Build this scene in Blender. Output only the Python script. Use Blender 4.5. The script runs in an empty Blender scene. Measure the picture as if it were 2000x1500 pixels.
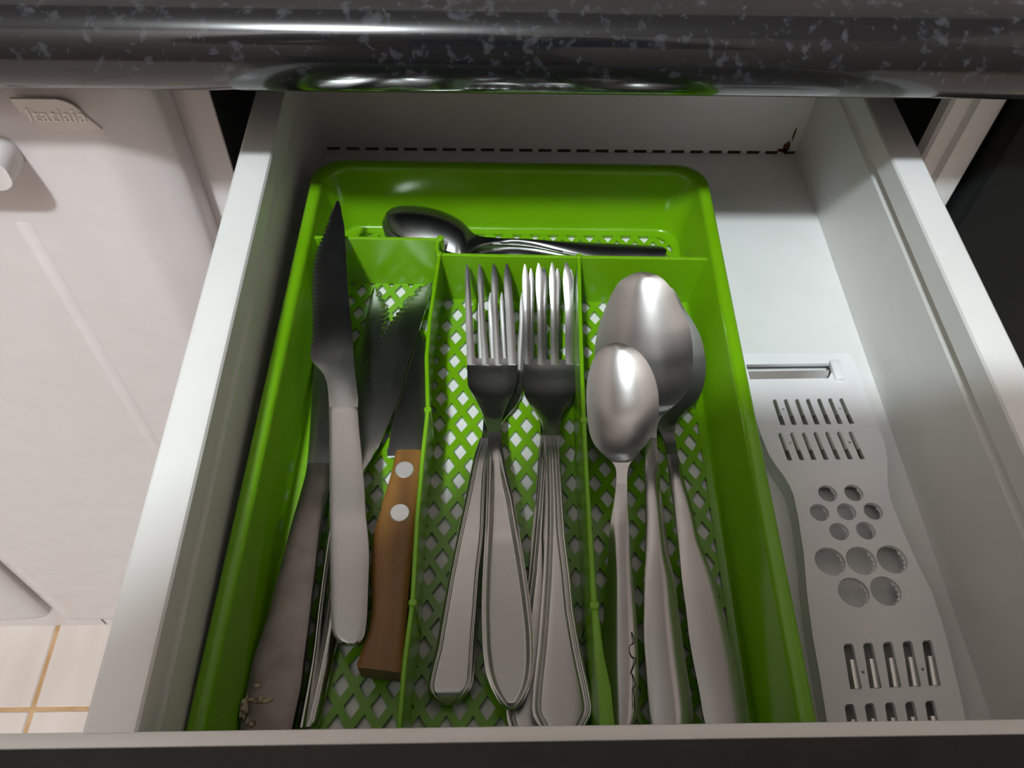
import bpy, bmesh, math, random
from mathutils import Vector, Matrix
random.seed(7)
C = bpy.context.scene.collection
SC = bpy.context.scene
# ------------------------------------------------------------------ camera, world, lights, exposure
cam_data = bpy.data.cameras.new('camera')
cam_data.sensor_width = 36.0
cam_data.lens = 29.395
cam_data.clip_start = 0.004
cam = bpy.data.objects.new('camera', cam_data)
C.objects.link(cam)
_r = Vector((0.99942508, -0.02033519, 0.02712925)); _u = Vector((0.00023651, 0.80432844, 0.5941849)); _f = Vector((0.03390369, 0.59383687, -0.80387083))
cam.matrix_world = Matrix(((_r.x, _u.x, -_f.x, 0.087246), (_r.y, _u.y, -_f.y, -0.375999), (_r.z, _u.z, -_f.z, 0.293451), (0, 0, 0, 1)))
SC.camera = cam

world = bpy.data.worlds.new('room_ambient'); SC.world = world
world.use_nodes = True
bg = world.node_tree.nodes['Background']
bg.inputs[0].default_value = (1.0, 0.86, 0.78, 1)
bg.inputs[1].default_value = 0.01

LAMP = Vector((-0.475, -1.598, 2.60))
ld = bpy.data.lights.new('ceiling_bulb', 'POINT')
ld.shadow_soft_size = 0.085; ld.energy = 325.0; ld.color = (0.86, 0.96, 1.0)
lo = bpy.data.objects.new('ceiling_bulb', ld); C.objects.link(lo); lo.location = LAMP

SC.view_settings.view_transform = 'Standard'
SC.view_settings.look = 'None'
SC.view_settings.gamma = 1.0
SC.view_settings.use_curve_mapping = False
SC.view_settings.exposure = -0.12

# ------------------------------------------------------------------ materials
def mat(name, base, rough=0.4, metal=0.0, coat=0.0, spec=0.5):
    m = bpy.data.materials.new(name); m.use_nodes = True
    b = m.node_tree.nodes['Principled BSDF']
    b.inputs['Base Color'].default_value = (*base, 1)
    b.inputs['Roughness'].default_value = rough
    b.inputs['Metallic'].default_value = metal
    b.inputs['Coat Weight'].default_value = coat
    b.inputs['Specular IOR Level'].default_value = spec
    return m
def noise_color(m, c0, c1, scale, lo=0.4, hi=0.6, detail=6, stretch=(1, 1, 1), rough=None, bump=0.0):
    nt = m.node_tree; b = nt.nodes['Principled BSDF']
    tc = nt.nodes.new('ShaderNodeTexCoord'); mp = nt.nodes.new('ShaderNodeMapping'); mp.inputs['Scale'].default_value = stretch
    nz = nt.nodes.new('ShaderNodeTexNoise'); nz.inputs['Scale'].default_value = scale; nz.inputs['Detail'].default_value = detail
    cr = nt.nodes.new('ShaderNodeValToRGB')
    cr.color_ramp.elements[0].position = lo; cr.color_ramp.elements[0].color = (*c0, 1)
    cr.color_ramp.elements[1].position = hi; cr.color_ramp.elements[1].color = (*c1, 1)
    nt.links.new(tc.outputs['Object'], mp.inputs['Vector']); nt.links.new(mp.outputs['Vector'], nz.inputs['Vector'])
    nt.links.new(nz.outputs['Fac'], cr.inputs['Fac']); nt.links.new(cr.outputs['Color'], b.inputs['Base Color'])
    if rough:
        mr = nt.nodes.new('ShaderNodeMapRange'); mr.inputs[1].default_value = lo; mr.inputs[2].default_value = hi
        mr.inputs[3].default_value = rough[0]; mr.inputs[4].default_value = rough[1]
        nt.links.new(nz.outputs['Fac'], mr.inputs[0]); nt.links.new(mr.outputs[0], b.inputs['Roughness'])
    if bump:
        bp = nt.nodes.new('ShaderNodeBump'); bp.inputs['Strength'].default_value = bump; bp.inputs['Distance'].default_value = 0.0005
        nt.links.new(nz.outputs['Fac'], bp.inputs['Height']); nt.links.new(bp.outputs['Normal'], b.inputs['Normal'])
    return m
ENAMEL = noise_color(mat('white_enamel', (0.7, 0.7, 0.7), 0.32), (0.715, 0.71, 0.69), (0.73, 0.725, 0.71), 60, rough=(0.30, 0.36))
DOOR_ENAMEL = noise_color(mat('glossy_white_enamel', (0.76, 0.74, 0.73), 0.22), (0.655, 0.60, 0.592), (0.67, 0.615, 0.607), 60, rough=(0.2, 0.26))
GREEN = noise_color(mat('lime_green_plastic', (0.16, 0.42, 0.01), 0.2), (0.132, 0.325, 0.003), (0.142, 0.345, 0.005), 30, rough=(0.17, 0.24))
WHITE_PLASTIC = noise_color(mat('white_plastic', (0.8, 0.78, 0.79), 0.35), (0.76, 0.75, 0.77), (0.79, 0.78, 0.79), 40)
STEEL = noise_color(mat('brushed_steel', (0.6, 0.59, 0.58), 0.28, 1.0), (0.49, 0.485, 0.475), (0.54, 0.535, 0.525), 70, 0.2, 0.8, detail=2, stretch=(1, 0.3, 1), rough=(0.25, 0.28))
BOWL_STEEL = noise_color(mat('scuffed_bowl_steel', (0.62, 0.61, 0.6), 0.3, 1.0), (0.63, 0.62, 0.61), (0.68, 0.67, 0.66), 120, 0.2, 0.8, stretch=(1, 0.3, 1), rough=(0.27, 0.33))
DULL_STEEL = noise_color(mat('worn_steel', (0.5, 0.49, 0.48), 0.38, 1.0), (0.50, 0.49, 0.48), (0.60, 0.59, 0.58), 70, 0.35, 0.65, rough=(0.33, 0.45))
BLADE = noise_color(mat('blade_steel', (0.45, 0.45, 0.44), 0.24, 1.0), (0.42, 0.42, 0.41), (0.50, 0.50, 0.48), 50, 0.3, 0.7, stretch=(1, 0.3, 1), rough=(0.2, 0.3))
RUSTY = noise_color(mat('tarnished_steel', (0.3, 0.26, 0.23), 0.4, 1.0), (0.15, 0.125, 0.11), (0.27, 0.24, 0.22), 55, 0.35, 0.7, rough=(0.32, 0.5))
WOOD = noise_color(mat('oiled_wood', (0.28, 0.13, 0.05), 0.42), (0.13, 0.055, 0.010), (0.27, 0.125, 0.026), 120, 0.3, 0.7, stretch=(1.0, 0.12, 1), rough=(0.38, 0.5), bump=0.15)
RIVET = mat('rivet_aluminium', (0.75, 0.76, 0.77), 0.4, 0.9)
DARK = mat('dark_engraving', (0.02, 0.016, 0.012), 0.7)  # even dark brown for the engraved scroll lines
SHADE_DARK = mat('painted_interior_shade', (0.03, 0.03, 0.03), 0.8)  # near-black colour paints the unlit cabinet inside onto its white panels
BLACK_FRONT = noise_color(mat('black_drawer_front', (0.012, 0.011, 0.011), 0.3), (0.010, 0.009, 0.009), (0.016, 0.015, 0.015), 80)
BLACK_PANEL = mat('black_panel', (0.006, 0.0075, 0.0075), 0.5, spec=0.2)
RUST = mat('rust', (0.10, 0.035, 0.015), 0.85)
WALLM = noise_color(mat('warm_plaster', (0.34, 0.285, 0.255), 0.85), (0.33, 0.275, 0.245), (0.35, 0.295, 0.265), 8)
CEILM = mat('white_plaster', (0.38, 0.355, 0.34), 0.9)
GROUT = noise_color(mat('brown_grout', (0.42, 0.25, 0.12), 0.85), (0.38, 0.22, 0.10), (0.47, 0.29, 0.15), 40)
TILE = noise_color(mat('beige_tile', (0.72, 0.60, 0.52), 0.35), (0.53, 0.445, 0.40), (0.60, 0.52, 0.475), 9, 0.35, 0.65, stretch=(3, 0.6, 1))
LETTER = mat('badge_letter_white', (0.88, 0.82, 0.78), 0.3)
BADGE = mat('badge_satin', (0.70, 0.64, 0.60), 0.25)

def counter_material():
    m = mat('black_speckled_laminate', (0.01, 0.01, 0.011), 0.13, 0, 0.3)
    nt = m.node_tree; b = nt.nodes['Principled BSDF']
    tc = nt.nodes.new('ShaderNodeTexCoord')
    n1 = nt.nodes.new('ShaderNodeTexNoise'); n1.inputs['Scale'].default_value = 115; n1.inputs['Detail'].default_value = 9; n1.inputs['Roughness'].default_value = 0.72; n1.inputs['Distortion'].default_value = 1.6
    n2 = nt.nodes.new('ShaderNodeTexNoise'); n2.inputs['Scale'].default_value = 230; n2.inputs['Detail'].default_value = 2
    mul = nt.nodes.new('ShaderNodeMath'); mul.operation = 'MULTIPLY'
    cr = nt.nodes.new('ShaderNodeValToRGB')
    e = cr.color_ramp.elements
    e[0].position = 0.285; e[0].color = (0.008, 0.008, 0.009, 1)
    e[1].position = 0.43; e[1].color = (0.040, 0.042, 0.050, 1)
    k = e.new(0.33); k.color = (0.022, 0.022, 0.026, 1)
    nt.links.new(tc.outputs['Object'], n1.inputs['Vector']); nt.links.new(tc.outputs['Object'], n2.inputs['Vector'])
    nt.links.new(n1.outputs['Fac'], mul.inputs[0]); nt.links.new(n2.outputs['Fac'], mul.inputs[1])
    nt.links.new(mul.outputs[0], cr.inputs['Fac']); nt.links.new(cr.outputs['Color'], b.inputs['Base Color'])
    return m
COUNTER = counter_material()

# ------------------------------------------------------------------ helpers
DL = [0.0, 0.0003, 0.0006, 0.0008, 0.0010, 0.0012, 0.0014, 0.0016, 0.0018, 0.0020, 0.0022, 0.0024, 0.0027, 0.0030, 0.0034]
def link(name, me, m, parent=None, smooth=False):
    o = bpy.data.objects.new(name, me); C.objects.link(o)
    if m: me.materials.append(m)
    if smooth:
        for p in me.polygons: p.use_smooth = True
    if parent: o.parent = parent
    return o
def obj(name, bm, m, parent=None, smooth=False, angle=None):
    me = bpy.data.meshes.new(name)
    bmesh.ops.recalc_face_normals(bm, faces=bm.faces)
    if angle is not None:
        for f in bm.faces: f.smooth = True
        for e in bm.edges:
            if len(e.link_faces) == 2 and e.calc_face_angle(0) > angle: e.smooth = False
    bm.to_mesh(me); bm.free()
    return link(name, me, m, parent, smooth)
def tag(o, label=None, cat=None, group=None, kind=None):
    if label: o['label'] = label
    if cat: o['category'] = cat
    if group: o['group'] = group
    if kind: o['kind'] = kind
    return o
def thing(name, label, cat, loc=(0, 0, 0), group=None):
    o = bpy.data.objects.new(name, None); C.objects.link(o)
    o.empty_display_size = 0.02
    ORIG[o.name] = Vector(loc)
    o.location = loc
    return tag(o, label, cat, group)
ORIG = {}
def settle(root):
    # children were modelled in world coordinates: shift their meshes so the thing's origin is its base
    off = ORIG[root.name]
    done = set()
    def rec(o):
        for ch in o.children:
            if ch.data and ch.data.name not in done:
                ch.data.transform(Matrix.Translation(-off)); done.add(ch.data.name)
            rec(ch)
    rec(root)
def add_box(bm, x0, x1, y0, y1, z0, z1, bevel=0.0, seg=2):
    r = bmesh.ops.create_cube(bm, size=1.0)
    vs = r['verts']
    for v in vs:
        v.co = Vector((x0 + (v.co.x + .5) * (x1 - x0), y0 + (v.co.y + .5) * (y1 - y0), z0 + (v.co.z + .5) * (z1 - z0)))
    if bevel:
        es = list({e for v in vs for e in v.link_edges})
        bmesh.ops.bevel(bm, geom=es, offset=bevel, segments=seg, profile=0.5, affect='EDGES')
def box(name, x0, x1, y0, y1, z0, z1, m, parent=None, bevel=0.0, seg=2):
    bm = bmesh.new(); add_box(bm, x0, x1, y0, y1, z0, z1, bevel, seg)
    return obj(name, bm, m, parent, angle=0.6 if bevel else None)
def add_cyl(bm, x, y, z0, z1, r, n=16, r2=None):
    g = bmesh.ops.create_cone(bm, cap_ends=True, segments=n, radius1=r, radius2=r if r2 is None else r2, depth=z1 - z0)
    bmesh.ops.translate(bm, verts=g['verts'], vec=(x, y, (z0 + z1) / 2))
def extrude_profile(bm, pts, axis, a0, a1):
    # pts: closed 2-D profile ; axis 'X' -> pts are (y, z); axis 'Y' -> (x, z)
    def P(p, a): return (a, p[0], p[1]) if axis == 'X' else (p[0], a, p[1])
    A = [bm.verts.new(P(p, a0)) for p in pts]; B = [bm.verts.new(P(p, a1)) for p in pts]
    n = len(pts)
    for i in range(n): bm.faces.new((A[i], A[(i + 1) % n], B[(i + 1) % n], B[i]))
    bm.faces.new(A[::-1]); bm.faces.new(B)
def arc(cx, cy, r, a0, a1, n=8):
    return [(cx + r * math.cos(math.radians(a0 + (a1 - a0) * i / n)), cy + r * math.sin(math.radians(a0 + (a1 - a0) * i / n))) for i in range(n + 1)]
def sheet(name, outline, holes, z0, z1, m, parent=None, bevel=0.0):
    # flat plate with holes
    cu = bpy.data.curves.new(name, 'CURVE'); cu.dimensions = '2D'; cu.fill_mode = 'BOTH'
    cu.extrude = (z1 - z0) / 2 - bevel; cu.bevel_depth = bevel; cu.bevel_resolution = 1
    if bevel: cu.offset = -bevel
    for lp in [outline] + holes:
        s = cu.splines.new('POLY'); s.points.add(len(lp) - 1); s.use_cyclic_u = True
        for p, q in zip(s.points, lp): p.co = (q[0], q[1], 0, 1)
    t = bpy.data.objects.new('plate_curve', cu); C.objects.link(t)
    me = bpy.data.meshes.new_from_object(t.evaluated_get(bpy.context.evaluated_depsgraph_get()))
    bpy.data.objects.remove(t); bpy.data.curves.remove(cu)
    me.materials.clear()
    me.transform(Matrix.Translation((0, 0, (z0 + z1) / 2)))
    me.name = name
    return link(name, me, m, parent)
def circle(x, y, r, n=28): return [(x + r * math.cos(2 * math.pi * i / n), y + r * math.sin(2 * math.pi * i / n)) for i in range(n)]

def catmull(rows, n, linear=False):
    V = [Vector(r[:3]) for r in rows]; W = [Vector(r[3:]) for r in rows]
    d = [0.0]
    for i in range(1, len(rows)):
        d.append(d[-1] + max(1e-6, ((V[i] - V[i - 1]).length + (W[i] - W[i - 1]).length) / 2))
    T = d[-1]
    def tang(A, i):
        if i == 0: return (A[1] - A[0]) / (d[1] - d[0])
        if i == len(A) - 1: return (A[-1] - A[-2]) / (d[-1] - d[-2])
        a = (A[i] - A[i - 1]) / (d[i] - d[i - 1]); b = (A[i + 1] - A[i]) / (d[i + 1] - d[i])
        w0 = d[i] - d[i - 1]; w1 = d[i + 1] - d[i]
        return (a * w1 + b * w0) / (w0 + w1)
    tv = [tang(V, i) for i in range(len(V))]; tw = [tang(W, i) for i in range(len(W))]
    ss = sorted(set([T * k / n for k in range(n + 1)] + d))
    out = []; i = 0
    for s in ss:
        while i < len(d) - 2 and s > d[i + 1]: i += 1
        h = d[i + 1] - d[i]; u = min(1, max(0, (s - d[i]) / h))
        if linear:
            f = lambda A, t: A[i].lerp(A[i + 1], u)
        else:
            h00 = 2 * u**3 - 3 * u**2 + 1; h10 = u**3 - 2 * u**2 + u; h01 = -2 * u**3 + 3 * u**2; h11 = u**3 - u**2
            f = lambda A, t: A[i] * h00 + t[i] * (h10 * h) + A[i + 1] * h01 + t[i + 1] * (h11 * h)
        out.append((s, f(V, tv), f(W, tw)))
    return out, T
def loft(name, rows, top, m, parent=None, thick=0.0015, n=48, k=12, under=None, serrate=None, linear=False, angle=0.9, dl=None):
    """strip between two edges; top(s, T, t, half) gives the height above the edge chord, under() the underside"""
    st, T = catmull(rows, n, linear)
    if serrate:   # (side, s0, s1, pitch, depth)
        side, f0, f1, pitch, dep = serrate
        keep = [q for q in st if not (T * f0 < q[0] < T * f1)]
        dense, _ = catmull(rows, 400, linear)
        s = T * f0; i = 0; j = 0
        while s < T * f1:
            for ph, dd in ((0.0, 0.0), (0.3, 1.0), (0.7, 1.0), (0.95, 0.15)):
                sv = s + ph * pitch
                while j < len(dense) - 2 and dense[j + 1][0] < sv: j += 1
                a, b = dense[j], dense[j + 1]; u = 0 if b[0] == a[0] else (sv - a[0]) / (b[0] - a[0])
                L = a[1].lerp(b[1], u); R = a[2].lerp(b[2], u); dv = (R - L).normalized() * dep * dd
                if side == 'L': L = L + dv
                else: R = R - dv
                keep.append((sv, L, R))
            s += pitch
        st = sorted(keep, key=lambda q: q[0])
    bm = bmesh.new(); A = []; B = []
    for s, L, R in st:
        half = (R - L).length / 2; a = []; b = []
        ts = [-math.cos(math.pi * j / k) if k > 6 else -1 + 2 * j / k for j in range(k + 1)]
        if dl:
            sc = min(1.0, half / (dl[-1] * 1.05)); left = [-1 + d * sc / max(half, 1e-7) for d in dl]
            ts = left + [left[-1] * 0.4, 0.0, -left[-1] * 0.4] + [-q for q in reversed(left)]
        for t in ts:
            p = L.lerp(R, (t + 1) / 2)
            h = top(s, T, t, half)
            uz = under(s, T, t, half, h) if under else h - thick
            a.append(bm.verts.new(p + Vector((0, 0, h)))); b.append(bm.verts.new(p + Vector((0, 0, uz))))
        A.append(a); B.append(b)
    k = len(A[0]) - 1
    for i in range(len(st) - 1):
        for j in range(k):
            bm.faces.new((A[i][j], A[i][j + 1], A[i + 1][j + 1], A[i + 1][j]))
            bm.faces.new((B[i][j], B[i + 1][j], B[i + 1][j + 1], B[i][j + 1]))
        bm.faces.new((A[i][0], A[i + 1][0], B[i + 1][0], B[i][0]))
        bm.faces.new((A[i][k], B[i][k], B[i + 1][k], A[i + 1][k]))
    for e in (0, -1):
        for j in range(k): bm.faces.new((A[e][j], B[e][j], B[e][j + 1], A[e][j + 1]))
    return obj(name, bm, m, parent, angle=angle)
SHAPES = {
  'k1b': [[0.0207,-0.08332,0.03642,0.02185,-0.08331,0.03642],[0.02004,-0.08613,0.03618,0.02279,-0.0861,0.03618],[0.01874,-0.09167,0.03569,0.02396,-0.09162,0.03569],[0.0174,-0.09771,0.03515,0.02539,-0.09764,0.03515],[0.0163,-0.10365,0.03461,0.02624,-0.10356,0.03461],[0.01463,-0.11143,0.03382,0.02723,-0.11134,0.03382],[0.01395,-0.11873,0.03306,0.02817,-0.11864,0.03306],[0.01417,-0.12614,0.03226,0.0291,-0.12605,0.03226],[0.0147,-0.13337,0.03147,0.03002,-0.1333,0.03147],[0.01551,-0.14019,0.03071,0.0311,-0.14012,0.03071],[0.01626,-0.14727,0.0301,0.03233,-0.14722,0.0301],[0.01702,-0.15426,0.02956,0.03344,-0.15422,0.02956],[0.01758,-0.16134,0.029,0.03433,-0.16131,0.029],[0.01783,-0.16556,0.02866,0.03493,-0.16553,0.02866],[0.01841,-0.16802,0.02847,0.03525,-0.168,0.02847],[0.01952,-0.16976,0.02838,0.0355,-0.16975,0.02838],[0.02122,-0.17149,0.02829,0.03579,-0.17149,0.02829],[0.02378,-0.17469,0.02812,0.0363,-0.17468,0.02812],[0.02549,-0.17857,0.02792,0.03703,-0.17857,0.02792],[0.02628,-0.18145,0.02776,0.03759,-0.18145,0.02776],[0.02672,-0.18383,0.02763,0.03803,-0.18383,0.02763],[0.02708,-0.18642,0.02749,0.03854,-0.18643,0.02749],[0.02751,-0.18875,0.02736,0.03873,-0.18877,0.02736],[0.02782,-0.19084,0.02724,0.0387,-0.19086,0.02724]],
  'k1h': [[0.02782,-0.19084,0.02724,0.0387,-0.19086,0.02724],[0.02783,-0.19153,0.0272,0.0388,-0.19155,0.0272],[0.02828,-0.1959,0.02663,0.03937,-0.19592,0.02663],[0.02874,-0.2002,0.02606,0.03999,-0.20022,0.02606],[0.02949,-0.20862,0.02492,0.04128,-0.20866,0.02492],[0.03025,-0.21681,0.02378,0.04254,-0.21686,0.02378],[0.03102,-0.22478,0.02264,0.04364,-0.22485,0.02264],[0.03169,-0.23255,0.0215,0.04453,-0.23262,0.0215],[0.03253,-0.2403,0.02073,0.04582,-0.24039,0.02073],[0.03313,-0.24598,0.02015,0.04669,-0.24608,0.02015],[0.0337,-0.25154,0.01958,0.04715,-0.25165,0.01958],[0.03454,-0.25932,0.01875,0.04741,-0.25943,0.01875],[0.03514,-0.26584,0.01804,0.04765,-0.26596,0.01804],[0.03551,-0.26947,0.01763,0.04773,-0.2696,0.01763],[0.03602,-0.27272,0.01727,0.04766,-0.27284,0.01727],[0.03652,-0.27476,0.01704,0.04755,-0.27487,0.01704],[0.0373,-0.27644,0.01685,0.04727,-0.27655,0.01685],[0.03844,-0.27779,0.01669,0.04669,-0.27788,0.01669],[0.03961,-0.27864,0.0166,0.04607,-0.27871,0.0166],[0.04127,-0.27923,0.01653,0.04501,-0.27928,0.01653]],
  'k2b': [[0.02059,-0.11408,0.00796,0.02152,-0.11407,0.00796],[0.01792,-0.12184,0.00789,0.02413,-0.12182,0.00789],[0.01582,-0.13387,0.00778,0.0262,-0.13384,0.00778],[0.01435,-0.14828,0.00764,0.02758,-0.14826,0.00764],[0.01488,-0.16204,0.0075,0.02804,-0.16204,0.0075],[0.01607,-0.17595,0.00844,0.02764,-0.17597,0.00844],[0.01746,-0.19178,0.00956,0.02777,-0.19181,0.00956],[0.01854,-0.20556,0.01065,0.02797,-0.2056,0.01065]],
  'k2h': [[0.01854,-0.20556,0.01065,0.02797,-0.2056,0.01065],[0.01855,-0.21174,0.0114,0.02776,-0.21178,0.0114],[0.01798,-0.21895,0.0123,0.02733,-0.219,0.0123],[0.01764,-0.22365,0.0129,0.02718,-0.2237,0.0129],[0.01721,-0.22825,0.0135,0.02713,-0.22831,0.0135],[0.01589,-0.24,0.01337,0.02699,-0.24008,0.01337],[0.01483,-0.25144,0.01323,0.02711,-0.25154,0.01323],[0.01362,-0.26219,0.0131,0.02714,-0.26232,0.0131],[0.01237,-0.27249,0.01297,0.02725,-0.27264,0.01297],[0.0106,-0.28253,0.01283,0.0272,-0.28272,0.01283],[0.01003,-0.29201,0.0127,0.02722,-0.29222,0.0127],[0.00973,-0.30112,0.01257,0.02642,-0.30134,0.01257],[0.00977,-0.3047,0.01251,0.02608,-0.30492,0.01251],[0.01035,-0.30717,0.0125,0.02545,-0.30738,0.0125]],
  'kBb': [[0.063,-0.10668,0.0085,0.06348,-0.10668,0.0085],[0.06058,-0.10832,0.00851,0.06318,-0.10831,0.00851],[0.05782,-0.10995,0.00851,0.063,-0.10992,0.00851],[0.05486,-0.11445,0.00853,0.06247,-0.11441,0.00853],[0.05159,-0.11857,0.00855,0.062,-0.11853,0.00855],[0.04835,-0.12449,0.00857,0.06078,-0.12445,0.00857],[0.04356,-0.13481,0.00862,0.05883,-0.13477,0.00862],[0.04126,-0.14042,0.00864,0.05762,-0.14039,0.00864],[0.03928,-0.14507,0.00867,0.05662,-0.14504,0.00867],[0.03626,-0.15276,0.0087,0.05481,-0.15274,0.0087],[0.0348,-0.1586,0.00873,0.05392,-0.15859,0.00873],[0.03303,-0.17232,0.0088,0.05192,-0.17234,0.0088],[0.03247,-0.17985,0.00883,0.05017,-0.17987,0.00883],[0.0321,-0.18892,0.00888,0.04745,-0.18896,0.00888],[0.03209,-0.19723,0.00893,0.04478,-0.19727,0.00893],[0.03216,-0.20201,0.00895,0.04272,-0.20205,0.00895],[0.03227,-0.20717,0.00898,0.04064,-0.20721,0.00898]],
  'kBh': [[0.03227,-0.20717,0.00898,0.04064,-0.20721,0.00898],[0.03281,-0.21264,0.00892,0.03991,-0.21268,0.00892],[0.03288,-0.22569,0.00846,0.03924,-0.22573,0.00846],[0.03227,-0.24618,0.00778,0.03858,-0.24624,0.00778],[0.03153,-0.26526,0.00724,0.03744,-0.26531,0.00724],[0.03076,-0.28076,0.00677,0.03562,-0.28081,0.00677],[0.02987,-0.28807,0.00654,0.03483,-0.28813,0.00654],[0.02835,-0.29952,0.00616,0.03353,-0.29959,0.00616],[0.02819,-0.30159,0.00609,0.03318,-0.30166,0.00609],[0.02811,-0.30301,0.00604,0.03209,-0.30307,0.00604]],
  'kAb': [[0.03653,-0.10813,0.00646,0.03712,-0.10813,0.00646],[0.03587,-0.11036,0.00643,0.03835,-0.11035,0.00643],[0.03541,-0.11352,0.00639,0.03999,-0.1135,0.00639],[0.03512,-0.11727,0.00634,0.04189,-0.11724,0.00634],[0.0345,-0.12403,0.00625,0.04374,-0.124,0.00625],[0.03347,-0.13243,0.00614,0.04315,-0.13241,0.00614],[0.03059,-0.14972,0.0059,0.04123,-0.14971,0.0059],[0.02948,-0.16608,0.00566,0.03854,-0.16608,0.00566],[0.0286,-0.18926,0.00562,0.03481,-0.18928,0.00562]],
  'kAh': [[0.0286,-0.18926,0.00562,0.03481,-0.18928,0.00562],[0.02789,-0.21316,0.00588,0.03285,-0.21318,0.00588],[0.02794,-0.22437,0.006,0.03241,-0.22439,0.006],[0.02814,-0.24449,0.00633,0.03132,-0.24451,0.00633],[0.0282,-0.26501,0.0067,0.03089,-0.26504,0.0067],[0.02838,-0.28081,0.007,0.03098,-0.28084,0.007],[0.0277,-0.29161,0.00722,0.03058,-0.29164,0.00722],[0.0268,-0.30367,0.00748,0.02993,-0.30371,0.00748]],
  'kWb': [[0.05805,-0.13334,0.00623,0.05907,-0.13334,0.00623],[0.05681,-0.1361,0.00631,0.06011,-0.13609,0.00631],[0.05588,-0.14003,0.00643,0.06119,-0.14002,0.00643],[0.05493,-0.14745,0.00666,0.06207,-0.14744,0.00666],[0.05387,-0.15611,0.00694,0.06266,-0.15611,0.00694],[0.05311,-0.1637,0.00718,0.06298,-0.16371,0.00718],[0.05162,-0.17272,0.00749,0.06314,-0.17273,0.00749],[0.05023,-0.18224,0.00782,0.06323,-0.18226,0.00782],[0.04961,-0.18841,0.00804,0.06319,-0.18844,0.00804],[0.04931,-0.19594,0.00832,0.06311,-0.19598,0.00832],[0.04914,-0.1984,0.00841,0.06312,-0.19845,0.00841],[0.04896,-0.20108,0.0085,0.06303,-0.20114,0.0085]],
  'kWh': [[0.05307,-0.20237,0.0155,0.0634,-0.2024,0.0155],[0.05301,-0.20272,0.0155,0.06341,-0.20275,0.0155],[0.05225,-0.20975,0.0155,0.06329,-0.2098,0.0155],[0.05114,-0.2165,0.0155,0.0631,-0.21656,0.0155],[0.04935,-0.22523,0.0155,0.06271,-0.22531,0.0155],[0.04872,-0.22949,0.0155,0.06249,-0.22958,0.0155],[0.0475,-0.23575,0.0155,0.06214,-0.23585,0.0155],[0.04706,-0.24126,0.0155,0.06185,-0.24137,0.0155],[0.04708,-0.24685,0.0155,0.06158,-0.24697,0.0155],[0.04745,-0.25271,0.0155,0.06133,-0.25283,0.0155],[0.04809,-0.25844,0.0155,0.06113,-0.25856,0.0155],[0.04863,-0.26349,0.0155,0.06092,-0.2636,0.0155],[0.04872,-0.2686,0.0155,0.06085,-0.26872,0.0155],[0.04827,-0.27379,0.0155,0.06075,-0.27392,0.0155],[0.04697,-0.27885,0.0155,0.06069,-0.279,0.0155],[0.04603,-0.28262,0.0155,0.06059,-0.28279,0.0155],[0.04545,-0.28566,0.0155,0.06053,-0.28768,0.0155],[0.0457,-0.2865,0.0155,0.06041,-0.28852,0.0155]],
  'f1head': [[0.08012,-0.15478,0.0124,0.10135,-0.15476,0.0124],[0.08019,-0.15764,0.0118,0.10141,-0.15762,0.0118],[0.08032,-0.16168,0.01172,0.10143,-0.16167,0.01172],[0.08041,-0.16514,0.01164,0.10113,-0.16514,0.01164],[0.08069,-0.16804,0.01158,0.10052,-0.16804,0.01158],[0.08277,-0.1729,0.01173,0.09903,-0.17291,0.01173],[0.0847,-0.17771,0.01265,0.09722,-0.17773,0.01265],[0.08629,-0.18244,0.01358,0.09555,-0.18246,0.01358],[0.08743,-0.18651,0.01438,0.09475,-0.18653,0.01438],[0.08844,-0.19165,0.01615,0.09435,-0.19166,0.01615],[0.08863,-0.19612,0.0178,0.09416,-0.19614,0.0178]],
  'f1h': [[0.08863,-0.19612,0.0178,0.09416,-0.19614,0.0178],[0.08881,-0.20211,0.01789,0.09438,-0.20212,0.01789],[0.08865,-0.20912,0.01799,0.09527,-0.20914,0.01799],[0.08847,-0.21818,0.01812,0.09677,-0.21822,0.01812],[0.08826,-0.22543,0.01824,0.09822,-0.22549,0.01824],[0.08802,-0.23333,0.01836,0.09925,-0.2334,0.01836],[0.08768,-0.24099,0.01849,0.10023,-0.24107,0.01849],[0.0873,-0.24827,0.01788,0.10125,-0.24838,0.01788],[0.08694,-0.25478,0.01726,0.10211,-0.25491,0.01726],[0.0867,-0.26204,0.01656,0.10296,-0.26219,0.01656],[0.08659,-0.26789,0.01598,0.10353,-0.26806,0.01598],[0.08672,-0.2743,0.01532,0.10406,-0.27448,0.01532],[0.08698,-0.28056,0.01467,0.1042,-0.28075,0.01467],[0.08738,-0.28439,0.01426,0.10408,-0.28458,0.01426],[0.08805,-0.28848,0.01382,0.10363,-0.28867,0.01382],[0.08939,-0.29253,0.01338,0.10261,-0.29269,0.01338],[0.0908,-0.29525,0.01308,0.10144,-0.29538,0.01308],[0.09212,-0.29732,0.01285,0.10022,-0.29742,0.01285],[0.09369,-0.2989,0.01268,0.0986,-0.29897,0.01268],[0.09542,-0.29994,0.01256,0.09692,-0.29996,0.01256]],
  'f1t0': [[0.07969,-0.11464,0.02841,0.08014,-0.11464,0.02841],[0.07938,-0.116,0.02788,0.08064,-0.11599,0.02788],[0.07921,-0.12424,0.02458,0.08144,-0.12423,0.02458],[0.07957,-0.14193,0.01748,0.08281,-0.14192,0.01748],[0.08019,-0.15764,0.0118,0.08396,-0.15763,0.0118]],
  'f1t1': [[0.08521,-0.11438,0.0285,0.08566,-0.11438,0.0285],[0.08492,-0.11596,0.02788,0.08618,-0.11595,0.02788],[0.08534,-0.13471,0.0203,0.08768,-0.1347,0.0203],[0.08657,-0.15763,0.0118,0.08973,-0.15763,0.0118]],
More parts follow.
